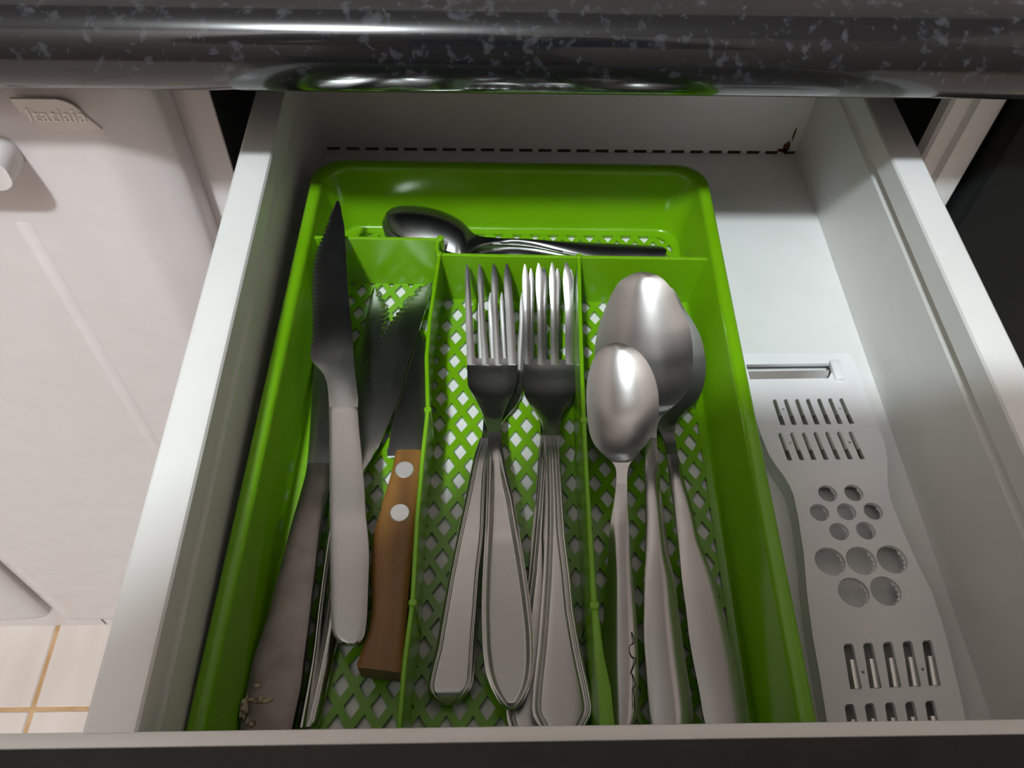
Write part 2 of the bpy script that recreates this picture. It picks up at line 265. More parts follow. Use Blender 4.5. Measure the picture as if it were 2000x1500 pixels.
  'f1t2': [[0.09141,-0.11403,0.0285,0.09186,-0.11403,0.0285],[0.09107,-0.1157,0.02796,0.09244,-0.11569,0.02796],[0.09116,-0.13469,0.0203,0.09345,-0.13468,0.0203],[0.09213,-0.15763,0.0118,0.09497,-0.15763,0.0118]],
  'f1t3': [[0.0971,-0.11399,0.0285,0.0976,-0.11399,0.0285],[0.09666,-0.11589,0.02788,0.09817,-0.11588,0.02788],[0.09679,-0.13467,0.0203,0.10031,-0.13466,0.0203],[0.0977,-0.15762,0.0118,0.10141,-0.15762,0.0118]],
  'f2head': [[0.08489,-0.15194,0.00699,0.10449,-0.15192,0.00699],[0.08513,-0.1573,0.00596,0.10426,-0.1573,0.00596],[0.08536,-0.16218,0.00585,0.10402,-0.16218,0.00585],[0.08581,-0.16803,0.00572,0.10332,-0.16804,0.00572],[0.08647,-0.17427,0.00666,0.10139,-0.17429,0.00666],[0.0869,-0.17932,0.00757,0.09816,-0.17934,0.00757],[0.08712,-0.1837,0.00837,0.09553,-0.18371,0.00837],[0.08691,-0.18943,0.0102,0.09334,-0.18945,0.0102],[0.0865,-0.19445,0.0115,0.09203,-0.19446,0.0115]],
  'f2h': [[0.08589,-0.19444,0.0115,0.09162,-0.19446,0.0115],[0.08448,-0.19926,0.0115,0.09057,-0.19928,0.0115],[0.0833,-0.20399,0.0115,0.08973,-0.20402,0.0115],[0.08224,-0.2098,0.0115,0.08911,-0.20983,0.0115],[0.08021,-0.2217,0.0115,0.08848,-0.22175,0.0115],[0.07739,-0.23748,0.0115,0.08788,-0.23755,0.0115],[0.07485,-0.25182,0.01074,0.08635,-0.25191,0.01074],[0.07277,-0.26541,0.00995,0.08541,-0.26553,0.00995],[0.0718,-0.27203,0.00954,0.0849,-0.27217,0.00954],[0.07085,-0.27849,0.00914,0.08444,-0.27864,0.00914],[0.0694,-0.28462,0.00875,0.08414,-0.28479,0.00875],[0.06872,-0.28829,0.00851,0.08377,-0.28847,0.00851],[0.06838,-0.29077,0.00835,0.08327,-0.29095,0.00835],[0.06881,-0.29241,0.00824,0.08217,-0.29258,0.00824],[0.06971,-0.29373,0.00815,0.08108,-0.29387,0.00815],[0.07101,-0.29488,0.00808,0.07982,-0.29499,0.00808],[0.07307,-0.2958,0.00802,0.07797,-0.29586,0.00802],[0.07443,-0.29614,0.008,0.07646,-0.29617,0.008]],
  'f2t0': [[0.08554,-0.12408,0.0205,0.08599,-0.12408,0.0205],[0.0852,-0.12598,0.01958,0.08644,-0.12597,0.01958],[0.08465,-0.13847,0.01341,0.08734,-0.13846,0.01341],[0.08512,-0.15593,0.00599,0.08866,-0.15593,0.00599]],
  'f2t1': [[0.09006,-0.12406,0.0205,0.09051,-0.12406,0.0205],[0.0896,-0.12596,0.01958,0.09096,-0.12595,0.01958],[0.08947,-0.13845,0.01341,0.09227,-0.13845,0.01341],[0.08999,-0.15593,0.00599,0.09354,-0.15593,0.00599]],
  'f2t2': [[0.09503,-0.12404,0.0205,0.09548,-0.12403,0.0205],[0.09468,-0.12593,0.01958,0.09593,-0.12593,0.01958],[0.09463,-0.13844,0.01341,0.09721,-0.13843,0.01341],[0.09509,-0.15593,0.00599,0.09864,-0.15593,0.00599]],
  'f2t3': [[0.10404,-0.12399,0.0205,0.10461,-0.12399,0.0205],[0.10362,-0.12589,0.01958,0.1052,-0.12589,0.01958],[0.10284,-0.13697,0.01413,0.10531,-0.13696,0.01413],[0.10086,-0.15593,0.00599,0.10432,-0.15593,0.00599]],
  'f3head': [[0.10424,-0.15602,0.0133,0.12635,-0.156,0.0133],[0.10413,-0.16056,0.01275,0.12632,-0.16054,0.01275],[0.10398,-0.16589,0.01264,0.12613,-0.16589,0.01264],[0.10389,-0.17009,0.01255,0.12582,-0.1701,0.01255],[0.10421,-0.17301,0.01259,0.12509,-0.17303,0.01259],[0.10613,-0.17826,0.01339,0.12278,-0.17828,0.01339],[0.10844,-0.18285,0.01411,0.12003,-0.18287,0.01411],[0.11002,-0.1868,0.01474,0.11851,-0.18681,0.01474],[0.11077,-0.19124,0.01584,0.11757,-0.19126,0.01584],[0.1107,-0.19738,0.0178,0.11695,-0.1974,0.0178]],
  'f3h': [[0.1107,-0.19738,0.0178,0.11695,-0.1974,0.0178],[0.11078,-0.20335,0.01789,0.11676,-0.20337,0.01789],[0.11072,-0.20919,0.01798,0.11677,-0.20922,0.01798],[0.11051,-0.21828,0.01811,0.11671,-0.21831,0.01811],[0.11027,-0.22555,0.01823,0.11673,-0.22559,0.01823],[0.10933,-0.24114,0.01849,0.11683,-0.24119,0.01849],[0.10827,-0.25519,0.01778,0.11774,-0.25527,0.01778],[0.10686,-0.2685,0.01703,0.11827,-0.26861,0.01703],[0.1061,-0.27499,0.01665,0.11896,-0.27512,0.01665],[0.10535,-0.28132,0.01627,0.11974,-0.28148,0.01627],[0.10446,-0.28732,0.01591,0.12066,-0.28751,0.01591],[0.1035,-0.29334,0.01553,0.12169,-0.29356,0.01553],[0.10289,-0.29922,0.01515,0.12246,-0.29947,0.01515],[0.10288,-0.30063,0.01505,0.12235,-0.30088,0.01505],[0.10321,-0.30235,0.01494,0.12181,-0.30259,0.01494],[0.10505,-0.30592,0.01471,0.1196,-0.30611,0.01471],[0.10689,-0.30898,0.0145,0.11712,-0.30913,0.0145]],
  'f3t0': [[0.10504,-0.11668,0.03064,0.10553,-0.11667,0.03064],[0.10472,-0.11803,0.02979,0.10606,-0.11802,0.02979],[0.10465,-0.13407,0.01965,0.10708,-0.13407,0.01965],[0.10441,-0.1584,0.0128,0.10724,-0.15839,0.0128]],
  'f3t1': [[0.11106,-0.11616,0.03094,0.11155,-0.11615,0.03094],[0.11064,-0.1176,0.03003,0.11228,-0.11759,0.03003],[0.11064,-0.13405,0.01965,0.11301,-0.13404,0.01965],[0.11014,-0.15839,0.0128,0.11335,-0.15839,0.0128]],
  'f3t2': [[0.11695,-0.11587,0.031,0.11747,-0.11586,0.031],[0.11655,-0.11737,0.03016,0.11806,-0.11736,0.03016],[0.1165,-0.13403,0.01965,0.11905,-0.13402,0.01965],[0.11582,-0.15839,0.0128,0.11936,-0.15839,0.0128]],
  'f3t3': [[0.12316,-0.11551,0.031,0.12372,-0.11551,0.031],[0.1227,-0.11714,0.03028,0.12447,-0.11713,0.03028],[0.12286,-0.13401,0.01965,0.12679,-0.13399,0.01965],[0.12209,-0.15838,0.0128,0.12635,-0.15838,0.0128]],
  'f4head': [[0.1062,-0.15365,0.0074,0.12625,-0.15363,0.0074],[0.10587,-0.16157,0.00687,0.12589,-0.16157,0.00687],[0.10556,-0.16824,0.00673,0.12526,-0.16825,0.00673],[0.10632,-0.17401,0.00737,0.12343,-0.17403,0.00737],[0.10858,-0.17868,0.00809,0.1218,-0.1787,0.00809],[0.11009,-0.1827,0.00871,0.11982,-0.18272,0.00871],[0.11049,-0.18718,0.00973,0.11823,-0.1872,0.00973],[0.11004,-0.19329,0.0115,0.11715,-0.19331,0.0115]],
  'f4h': [[0.11004,-0.19329,0.0115,0.11633,-0.19331,0.0115],[0.10867,-0.20511,0.01125,0.11452,-0.20513,0.01125],[0.10707,-0.22152,0.01088,0.11295,-0.22155,0.01088],[0.10498,-0.23719,0.01051,0.11203,-0.23724,0.01051],[0.10323,-0.2516,0.00969,0.11232,-0.25167,0.00969],[0.10102,-0.26526,0.00885,0.11242,-0.26537,0.00885],[0.09857,-0.27841,0.008,0.11252,-0.27856,0.008],[0.09606,-0.29075,0.00715,0.11331,-0.29096,0.00715],[0.09499,-0.29679,0.00673,0.11386,-0.29703,0.00673],[0.09478,-0.29936,0.00654,0.11372,-0.29961,0.00654],[0.09496,-0.30127,0.0064,0.11312,-0.30151,0.0064],[0.09591,-0.30444,0.00617,0.11128,-0.30465,0.00617],[0.09746,-0.3068,0.006,0.10949,-0.30697,0.006]],
  'f4t0': [[0.10812,-0.11314,0.0245,0.10863,-0.11314,0.0245],[0.10772,-0.11454,0.02367,0.10912,-0.11454,0.02367],[0.10745,-0.12961,0.01461,0.1095,-0.1296,0.01461],[0.10638,-0.15558,0.007,0.10937,-0.15558,0.007]],
  'f4t1': [[0.11387,-0.11247,0.0245,0.11438,-0.11247,0.0245],[0.11342,-0.11411,0.0239,0.11498,-0.1141,0.0239],[0.11314,-0.12959,0.01461,0.11519,-0.12958,0.01461],[0.11215,-0.15558,0.007,0.11526,-0.15557,0.007]],
  'f4t2': [[0.11992,-0.11307,0.0245,0.12044,-0.11307,0.0245],[0.11951,-0.11447,0.02367,0.12093,-0.11447,0.02367],[0.11895,-0.12957,0.01461,0.12123,-0.12956,0.01461],[0.11726,-0.15557,0.007,0.1206,-0.15557,0.007]],
  'f4t3': [[0.12599,-0.11343,0.02426,0.12654,-0.11343,0.02426],[0.12552,-0.11484,0.02343,0.12701,-0.11483,0.02343],[0.12466,-0.12955,0.01461,0.12717,-0.12954,0.01461],[0.12282,-0.15557,0.007,0.12616,-0.15557,0.007]],
  's1b': [[0.15524,-0.12264,0.03247,0.15636,-0.12263,0.03247],[0.1532,-0.12307,0.03237,0.15856,-0.12304,0.03237],[0.1509,-0.12403,0.03215,0.16161,-0.12397,0.03215],[0.14506,-0.12826,0.03115,0.16638,-0.12815,0.03115],[0.14296,-0.13169,0.03032,0.16829,-0.13157,0.03032],[0.14009,-0.13725,0.02897,0.17043,-0.13712,0.02897],[0.13833,-0.1413,0.02797,0.17181,-0.14118,0.02797],[0.1354,-0.14903,0.02603,0.17412,-0.14893,0.02603],[0.13349,-0.15886,0.0235,0.17446,-0.1588,0.0235],[0.13301,-0.16516,0.02224,0.17388,-0.16513,0.02224],[0.13321,-0.17089,0.02107,0.17293,-0.17088,0.02107],[0.13499,-0.17808,0.01957,0.16963,-0.17811,0.01957],[0.13789,-0.18317,0.0185,0.16493,-0.1832,0.0185],[0.14161,-0.18768,0.0185,0.15955,-0.18771,0.0185],[0.14557,-0.19114,0.0185,0.15705,-0.19117,0.0185],[0.14862,-0.19505,0.0185,0.15575,-0.19507,0.0185],[0.14978,-0.19914,0.0185,0.15514,-0.19915,0.0185]],
  's1h': [[0.14978,-0.19914,0.0185,0.15514,-0.19915,0.0185],[0.14978,-0.20518,0.01874,0.15465,-0.2052,0.01874],[0.14875,-0.21458,0.01912,0.15424,-0.2146,0.01912],[0.1478,-0.22364,0.0195,0.15377,-0.22367,0.0195],[0.14702,-0.23189,0.01893,0.15396,-0.23193,0.01893],[0.14609,-0.2399,0.01836,0.15395,-0.23996,0.01836],[0.14518,-0.24768,0.01779,0.15405,-0.24775,0.01779],[0.14399,-0.25698,0.01679,0.15508,-0.25708,0.01679],[0.1428,-0.26766,0.01538,0.15512,-0.26778,0.01538],[0.14184,-0.27794,0.01397,0.15543,-0.27809,0.01397],[0.14174,-0.2846,0.01303,0.15562,-0.28476,0.01303],[0.14157,-0.29431,0.01162,0.15611,-0.29449,0.01162],[0.14165,-0.30368,0.01021,0.15592,-0.30388,0.01021],[0.14203,-0.30675,0.00974,0.15505,-0.30692,0.00974],[0.14355,-0.30828,0.0095,0.15304,-0.30842,0.0095]],
  's2b': [[0.16197,-0.12324,0.02641,0.16311,-0.12324,0.02641],[0.15942,-0.12401,0.02623,0.16576,-0.12397,0.02623],[0.15497,-0.12615,0.02572,0.16987,-0.12607,0.02572],[0.1504,-0.13037,0.0247,0.17219,-0.13027,0.0247],[0.14649,-0.13526,0.0235,0.17398,-0.13515,0.0235],[0.14408,-0.14175,0.02188,0.17736,-0.14165,0.02188],[0.1426,-0.14789,0.02032,0.17974,-0.1478,0.02032],[0.14095,-0.15714,0.01792,0.1811,-0.15709,0.01792],[0.14064,-0.16514,0.01628,0.1805,-0.16512,0.01628],[0.14204,-0.1728,0.0148,0.1782,-0.17282,0.0148],[0.14528,-0.17805,0.01377,0.17504,-0.17809,0.01377],[0.14964,-0.18189,0.013,0.17079,-0.18192,0.013],[0.15355,-0.18593,0.01335,0.16698,-0.18596,0.01335],[0.15678,-0.18992,0.01369,0.16479,-0.18994,0.01369],[0.15809,-0.19385,0.01404,0.16398,-0.19387,0.01404],[0.1592,-0.199,0.0145,0.1636,-0.19901,0.0145],[0.15879,-0.2057,0.0165,0.16301,-0.20571,0.0165]],
  's2h': [[0.15879,-0.2057,0.0165,0.16301,-0.20571,0.0165],[0.15878,-0.20859,0.01667,0.16338,-0.20861,0.01667],[0.15841,-0.218,0.01722,0.16362,-0.21803,0.01722],[0.1584,-0.22678,0.01721,0.16458,-0.22681,0.01721],[0.15834,-0.23498,0.01664,0.16538,-0.23503,0.01664],[0.15821,-0.24295,0.01607,0.16598,-0.24301,0.01607],[0.15807,-0.24685,0.01579,0.16693,-0.24692,0.01579],[0.1577,-0.25635,0.01506,0.16898,-0.25645,0.01506],[0.15775,-0.26733,0.01418,0.17033,-0.26745,0.01418],[0.15762,-0.27788,0.01329,0.17156,-0.27803,0.01329],[0.15796,-0.28468,0.01271,0.17224,-0.28485,0.01271],[0.1587,-0.29458,0.01182,0.17264,-0.29475,0.01182],[0.15926,-0.30411,0.01094,0.1727,-0.30429,0.01094],[0.16,-0.30722,0.01065,0.17202,-0.30738,0.01065],[0.16161,-0.30877,0.0105,0.17027,-0.30889,0.0105]],
  's3b': [[0.13974,-0.16401,0.0345,0.14098,-0.16401,0.0345],[0.13806,-0.16445,0.03438,0.14302,-0.16444,0.03438],[0.13551,-0.16576,0.03404,0.14645,-0.16574,0.03404],[0.13357,-0.16749,0.03357,0.14881,-0.16747,0.03357],[0.13149,-0.17007,0.03288,0.15109,-0.17005,0.03288],[0.12907,-0.1756,0.03138,0.15396,-0.17559,0.03138],[0.12776,-0.18188,0.02964,0.15552,-0.18189,0.02964],[0.12732,-0.18947,0.0275,0.15574,-0.18951,0.0275],[0.12748,-0.19732,0.02598,0.15421,-0.19738,0.02598],[0.12811,-0.20212,0.02503,0.15179,-0.20218,0.02503],[0.12947,-0.20582,0.02429,0.14891,-0.20588,0.02429],[0.13144,-0.20872,0.02379,0.1462,-0.20877,0.02379],[0.13377,-0.21119,0.02372,0.14448,-0.21123,0.02372],[0.13572,-0.21341,0.02366,0.1427,-0.21343,0.02366],[0.13668,-0.21561,0.02359,0.14151,-0.21563,0.02359],[0.13677,-0.21887,0.0235,0.1408,-0.21889,0.0235],[0.13636,-0.22245,0.02326,0.14046,-0.22247,0.02326]],
  's3h': [[0.13636,-0.22245,0.02326,0.14046,-0.22247,0.02326],[0.13499,-0.22966,0.02278,0.13979,-0.22968,0.02278],[0.13316,-0.2375,0.02188,0.13957,-0.23754,0.02188],[0.13217,-0.24497,0.02065,0.13934,-0.24502,0.02065],[0.13067,-0.2576,0.0185,0.13949,-0.25768,0.0185],[0.12911,-0.26817,0.01704,0.13955,-0.26827,0.01704],[0.12787,-0.27836,0.01558,0.13926,-0.27848,0.01558],[0.12672,-0.2914,0.01363,0.13846,-0.29154,0.01363],[0.12655,-0.2977,0.01266,0.13765,-0.29784,0.01266],[0.12671,-0.30387,0.01168,0.13637,-0.30399,0.01168],[0.12735,-0.30661,0.01124,0.1353,-0.30671,0.01124],[0.1289,-0.30813,0.011,0.13353,-0.3082,0.011]],
  's4b': [[0.04053,-0.07718,0.0215,0.04079,-0.07928,0.0215],[0.04124,-0.07363,0.0215,0.04213,-0.0831,0.0215],[0.04303,-0.07129,0.0215,0.0445,-0.08652,0.0215],[0.04584,-0.06965,0.0215,0.04826,-0.0899,0.0215],[0.04945,-0.06889,0.0215,0.05316,-0.09323,0.0215],[0.05605,-0.06918,0.0215,0.05915,-0.09586,0.0215],[0.06418,-0.07126,0.0215,0.06508,-0.09781,0.0215],[0.07084,-0.07459,0.0215,0.07028,-0.09943,0.0215],[0.0765,-0.07913,0.0215,0.07404,-0.10072,0.0215],[0.07968,-0.08346,0.0215,0.07686,-0.10184,0.0215],[0.08185,-0.08583,0.0205,0.07939,-0.10032,0.0205],[0.08425,-0.08804,0.0205,0.08217,-0.09733,0.0205],[0.08736,-0.08904,0.0205,0.0857,-0.09413,0.0205],[0.09213,-0.08951,0.0205,0.09139,-0.0924,0.0205]],
  's4h': [[0.09213,-0.08951,0.0205,0.09139,-0.0924,0.0205],[0.1005,-0.0896,0.02,0.10045,-0.09198,0.02],[0.1101,-0.08951,0.0195,0.10975,-0.09274,0.0195],[0.12458,-0.08955,0.0185,0.12376,-0.09565,0.0185],[0.14168,-0.08905,0.017,0.14043,-0.09836,0.017],[0.16004,-0.08908,0.016,0.15911,-0.09757,0.016],[0.16866,-0.08912,0.0155,0.16763,-0.09751,0.0155],[0.17179,-0.0895,0.0155,0.17103,-0.09732,0.0155],[0.17302,-0.09035,0.0155,0.17261,-0.0963,0.0155],[0.17348,-0.09155,0.0155,0.17315,-0.09495,0.0155]],
  's5b': [[0.03907,-0.07779,0.0185,0.03935,-0.07989,0.0185],[0.03979,-0.07424,0.0185,0.0407,-0.0837,0.0185],[0.04158,-0.0719,0.0185,0.04308,-0.08712,0.0185],[0.0444,-0.07026,0.0185,0.04687,-0.0905,0.0185],[0.04803,-0.0695,0.0185,0.05179,-0.09383,0.0185],[0.05466,-0.0698,0.0185,0.05782,-0.09646,0.0185],[0.06283,-0.07188,0.0185,0.06379,-0.09841,0.0185],[0.06953,-0.07521,0.0185,0.06901,-0.10003,0.0185],[0.07523,-0.07975,0.0185,0.0728,-0.10132,0.0185],[0.07844,-0.08407,0.0185,0.07563,-0.10245,0.0185],[0.08061,-0.08645,0.0175,0.07824,-0.10584,0.0175],[0.08304,-0.08866,0.0175,0.08101,-0.10289,0.0175],[0.08616,-0.08966,0.0175,0.08452,-0.09975,0.0175],[0.09095,-0.09014,0.0175,0.0902,-0.09805,0.0175]],
  's5h': [[0.09095,-0.09014,0.0175,0.0902,-0.09805,0.0175],[0.09936,-0.09024,0.017,0.09923,-0.09765,0.017],[0.10901,-0.09016,0.0165,0.1085,-0.09841,0.0165],[0.12356,-0.09021,0.0155,0.12248,-0.1013,0.0155],[0.14074,-0.08974,0.014,0.13911,-0.10401,0.014],[0.15919,-0.08979,0.013,0.15838,-0.09726,0.013],[0.16784,-0.08983,0.0125,0.16695,-0.09722,0.0125],[0.17099,-0.09022,0.0125,0.17037,-0.09703,0.0125],[0.17223,-0.09107,0.0125,0.17196,-0.096,0.0125],[0.17269,-0.09227,0.0125,0.1725,-0.09465,0.0125]],
  's6b': [[0.03984,-0.07925,0.0153,0.04011,-0.08135,0.0153],[0.04057,-0.07572,0.0153,0.04146,-0.08515,0.0153],[0.04237,-0.07339,0.0153,0.04385,-0.08857,0.0153],[0.04521,-0.07175,0.0153,0.04764,-0.09193,0.0153],[0.04885,-0.071,0.0153,0.05259,-0.09526,0.0153],[0.05551,-0.0713,0.0153,0.05864,-0.09789,0.0153],[0.06371,-0.07337,0.0153,0.06463,-0.09983,0.0153],[0.07044,-0.07669,0.0153,0.06987,-0.10145,0.0153],[0.07615,-0.08122,0.0153,0.07367,-0.10274,0.0153],[0.07937,-0.08554,0.0153,0.07652,-0.10386,0.0153],[0.08155,-0.08793,0.0143,0.07913,-0.10726,0.0143],[0.08398,-0.09013,0.0143,0.08193,-0.10432,0.0143],[0.08712,-0.09113,0.0143,0.08546,-0.10118,0.0143],[0.09193,-0.0916,0.0143,0.09116,-0.09949,0.0143]],
  's6h': [[0.09193,-0.09181,0.0145,0.09116,-0.09969,0.0145],[0.10037,-0.09192,0.014,0.10022,-0.0993,0.014],[0.11006,-0.09185,0.0135,0.10953,-0.10008,0.0135],[0.12466,-0.09192,0.0125,0.12356,-0.10298,0.0125],[0.1419,-0.09148,0.011,0.14025,-0.1057,0.011],[0.16042,-0.09155,0.01,0.1596,-0.099,0.01],[0.1691,-0.0916,0.0095,0.1682,-0.09896,0.0095],[0.17226,-0.09199,0.0095,0.17164,-0.09877,0.0095],[0.17351,-0.09284,0.0095,0.17324,-0.09775,0.0095],[0.17397,-0.09403,0.0095,0.17378,-0.0964,0.0095]],
}
GRATER = {"outline":[[0.20169,-0.14833],[0.19973,-0.15034],[0.1983,-0.15686],[0.19827,-0.16788],[0.20003,-0.17929],[0.20089,-0.19077],[0.20237,-0.20062],[0.20419,-0.2059],[0.20618,-0.21015],[0.20762,-0.2148],[0.20829,-0.21914],[0.20789,-0.22936],[0.20666,-0.24379],[0.20423,-0.2596],[0.20268,-0.27449],[0.20168,-0.29059],[0.20067,-0.30326],[0.20076,-0.30632],[0.24701,-0.30695],[0.24722,-0.30387],[0.24824,-0.29593],[0.24931,-0.28418],[0.25025,-0.27184],[0.25021,-0.25885],[0.24841,-0.24761],[0.247,-0.23438],[0.24616,-0.22206],[0.24663,-0.2166],[0.24777,-0.21151],[0.24905,-0.20727],[0.25041,-0.20225],[0.25098,-0.19885],[0.25134,-0.19391],[0.25129,-0.18889],[0.25102,-0.18223],[0.25066,-0.17648],[0.25039,-0.16297],[0.25002,-0.15258],[0.24948,-0.14942],[0.24818,-0.14827]],"slot":[[0.20165,-0.15461],[0.23897,-0.15387],[0.23908,-0.15796],[0.23627,-0.162],[0.20191,-0.16269]],"small":[[[0.20932,-0.17404],[0.21,-0.17325],[0.2108,-0.17325],[0.21107,-0.17405],[0.21217,-0.1863],[0.21008,-0.18638]],[[0.21409,-0.17394],[0.21477,-0.17314],[0.21558,-0.17314],[0.21584,-0.17394],[0.21702,-0.18619],[0.21492,-0.18627]],[[0.21886,-0.17383],[0.21956,-0.17304],[0.22036,-0.17304],[0.22062,-0.17384],[0.22187,-0.18608],[0.21977,-0.18616]],[[0.22364,-0.17373],[0.22434,-0.17293],[0.22515,-0.17293],[0.2254,-0.17373],[0.22672,-0.18597],[0.22462,-0.18605]],[[0.22843,-0.17362],[0.22914,-0.17282],[0.22994,-0.17283],[0.23019,-0.17362],[0.23159,-0.18586],[0.22948,-0.18594]],[[0.23322,-0.17352],[0.23394,-0.17272],[0.23474,-0.17272],[0.23498,-0.17352],[0.23645,-0.18575],[0.23435,-0.18583]],[[0.23802,-0.17341],[0.23874,-0.17261],[0.23955,-0.17261],[0.23978,-0.17341],[0.24133,-0.18564],[0.23922,-0.18573]],[[0.2082,-0.19088],[0.20886,-0.19013],[0.20964,-0.19013],[0.2099,-0.19088],[0.21133,-0.2033],[0.2093,-0.20338]],[[0.21309,-0.19077],[0.21375,-0.19002],[0.21454,-0.19002],[0.21479,-0.19078],[0.21628,-0.20322],[0.21425,-0.20329]],[[0.21799,-0.19067],[0.21866,-0.18992],[0.21944,-0.18992],[0.21969,-0.19067],[0.22123,-0.20313],[0.2192,-0.2032]],[[0.22289,-0.19056],[0.22357,-0.18981],[0.22435,-0.18981],[0.2246,-0.19057],[0.2262,-0.20304],[0.22416,-0.20311]],[[0.2278,-0.19046],[0.22848,-0.1897],[0.22927,-0.18971],[0.22951,-0.19046],[0.23116,-0.20295],[0.22912,-0.20302]],[[0.23271,-0.19035],[0.23341,-0.1896],[0.23419,-0.1896],[0.23442,-0.19036],[0.23614,-0.20286],[0.23409,-0.20294]],[[0.23764,-0.19024],[0.23833,-0.18949],[0.23912,-0.18949],[0.23935,-0.19025],[0.24112,-0.20278],[0.23907,-0.20285]]],"pins":[[0.21293,-0.17831],[0.23724,-0.17791],[0.21223,-0.19512],[0.23691,-0.1949],[0.21705,-0.28779],[0.23807,-0.2871]],"large":[[[0.21251,-0.27901],[0.21351,-0.27794],[0.21571,-0.27784],[0.21606,-0.27881],[0.21525,-0.29326],[0.21111,-0.29343]],[[0.21954,-0.27879],[0.22056,-0.27771],[0.22277,-0.27762],[0.2231,-0.27858],[0.22209,-0.29306],[0.21793,-0.29324]],[[0.22659,-0.27856],[0.22763,-0.27749],[0.22984,-0.27739],[0.23016,-0.27836],[0.22894,-0.29286],[0.22477,-0.29304]],[[0.23366,-0.27834],[0.23471,-0.27726],[0.23693,-0.27716],[0.23724,-0.27814],[0.23581,-0.29266],[0.23162,-0.29284]],[[0.24074,-0.27811],[0.24182,-0.27703],[0.24404,-0.27694],[0.24434,-0.27791],[0.24269,-0.29246],[0.2385,-0.29264]],[[0.20765,-0.29931],[0.2086,-0.29832],[0.21059,-0.29824],[0.21093,-0.29913],[0.21045,-0.31189],[0.20658,-0.31205]],[[0.21452,-0.29912],[0.21549,-0.29814],[0.21749,-0.29805],[0.21782,-0.29894],[0.21714,-0.31173],[0.21327,-0.31188]],[[0.22141,-0.29893],[0.2224,-0.29795],[0.2244,-0.29786],[0.22472,-0.29875],[0.22386,-0.31156],[0.21997,-0.31171]],[[0.22832,-0.29874],[0.22932,-0.29776],[0.23133,-0.29767],[0.23164,-0.29856],[0.23058,-0.31139],[0.22669,-0.31155]],[[0.23525,-0.29855],[0.23627,-0.29757],[0.23828,-0.29748],[0.23857,-0.29837],[0.23733,-0.31122],[0.23342,-0.31138]]],"circ":[[0.22197,-0.21845,0.0037],[0.23242,-0.21821,0.0037],[0.21671,-0.22678,0.0037],[0.2274,-0.22648,0.0037],[0.23789,-0.22632,0.0037],[0.22229,-0.23493,0.0037],[0.23273,-0.23457,0.0037],[0.21578,-0.24708,0.0057],[0.22761,-0.24683,0.0057],[0.23935,-0.24638,0.0057],[0.22148,-0.25917,0.0057],[0.23337,-0.25876,0.0057]]}
# ------------------------------------------------------------------ room
FZ = -0.56
def struct(o): o['kind'] = 'structure'; return o
fl = struct(box('floor', -1.9, 1.9, -2.3, 0.55, FZ - 0.05, FZ - 0.0015, GROUT))
TP = 0.31; GW = 0.0042
bm = bmesh.new(); add_box(bm, -TP / 2 + GW / 2, TP / 2 - GW / 2, -TP / 2 + GW / 2, TP / 2 - GW / 2, -0.02, 0.0, 0.0012, 1)
tile_me = bpy.data.meshes.new('tile'); bm.to_mesh(tile_me); bm.free(); tile_me.materials.append(TILE)
for ix in range(-4, 6):
    for iy in range(-6, 2):
        t = bpy.data.objects.new('tile', tile_me); C.objects.link(t); t.parent = fl
        t.location = (-0.3515 - TP / 2 + TP * ix, -0.1380 + TP / 2 + TP * iy, FZ + random.uniform(-0.0004, 0.0002))
struct(box('wall_back', -1.9, 1.9, 0.55, 0.65, FZ, 2.75, WALLM))
struct(box('wall_left', -2.0, -1.9, -2.3, 0.65, FZ, 2.75, WALLM))
struct(box('wall_right', 1.9, 2.0, -2.3, 0.65, FZ, 2.75, WALLM))
struct(box('wall_front', -2.0, 2.0, -2.4, -2.3, FZ, 2.75, WALLM))
struct(box('ceiling', -2.0, 2.0, -2.4, 0.65, 2.75, 2.80, CEILM))

# ------------------------------------------------------------------ countertop
bm = bmesh.new()
cr_ = 0.0163; cyy = -0.1112; cz_ = 0.1319
prof = [(-0.1035, cz_ + cr_), (-0.1055, cz_ + cr_ + 0.0005), (-0.1080, cz_ + cr_ + 0.0006)] + arc(cyy, cz_, cr_, 92, 270, 26) + [(0.54, cz_ - cr_), (0.54, cz_ + cr_)]
extrude_profile(bm, prof, 'X', -1.3, 1.5)
ct = obj('countertop', bm, COUNTER, angle=0.5)
tag(ct, 'black speckled laminate countertop with rounded front edge above the open drawer', 'countertop')

# ------------------------------------------------------------------ cabinet
CT = 0.1148
kc = thing('kitchen_cabinet', 'white enamelled kitchen cabinet under the countertop, its raised-badge door left of the drawer', 'cabinet', (-0.005, 0.2, FZ))
FY = -0.0915
box('stile', -0.0560, -0.0262, -0.0712, -0.0690, -0.46, CT, DOOR_ENAMEL, kc, 0.0008)
bm = bmesh.new()
GY = -0.0755
pts = [(0.2842, GY + 0.008), (0.2842, GY + 0.0015), (0.2855, GY), (0.2922, GY - 0.0005), (0.2937, GY - 0.0035), (0.3042, GY - 0.0035), (0.3060, GY - 0.0015), (0.3060, GY + 0.008)]
lo_ = [bm.verts.new((p[0], p[1], -0.46)) for p in pts]; hi_ = [bm.verts.new((p[0], p[1], CT)) for p in pts]
for i in range(len(pts)):
    j = (i + 1) % len(pts); bm.faces.new((lo_[i], lo_[j], hi_[j], hi_[i]))
bm.faces.new(lo_[::-1]); bm.faces.new(hi_)
obj('stile', bm, ENAMEL, kc)
box('side_panel', 0.3042, 0.3058, GY + 0.006, 0.5, -0.46, CT, SHADE_DARK, kc)  # panel coloured dark to stand in for interior shade
box('side_panel', -0.300, -0.2985, -0.0690, 0.5, -0.46, CT, ENAMEL, kc)
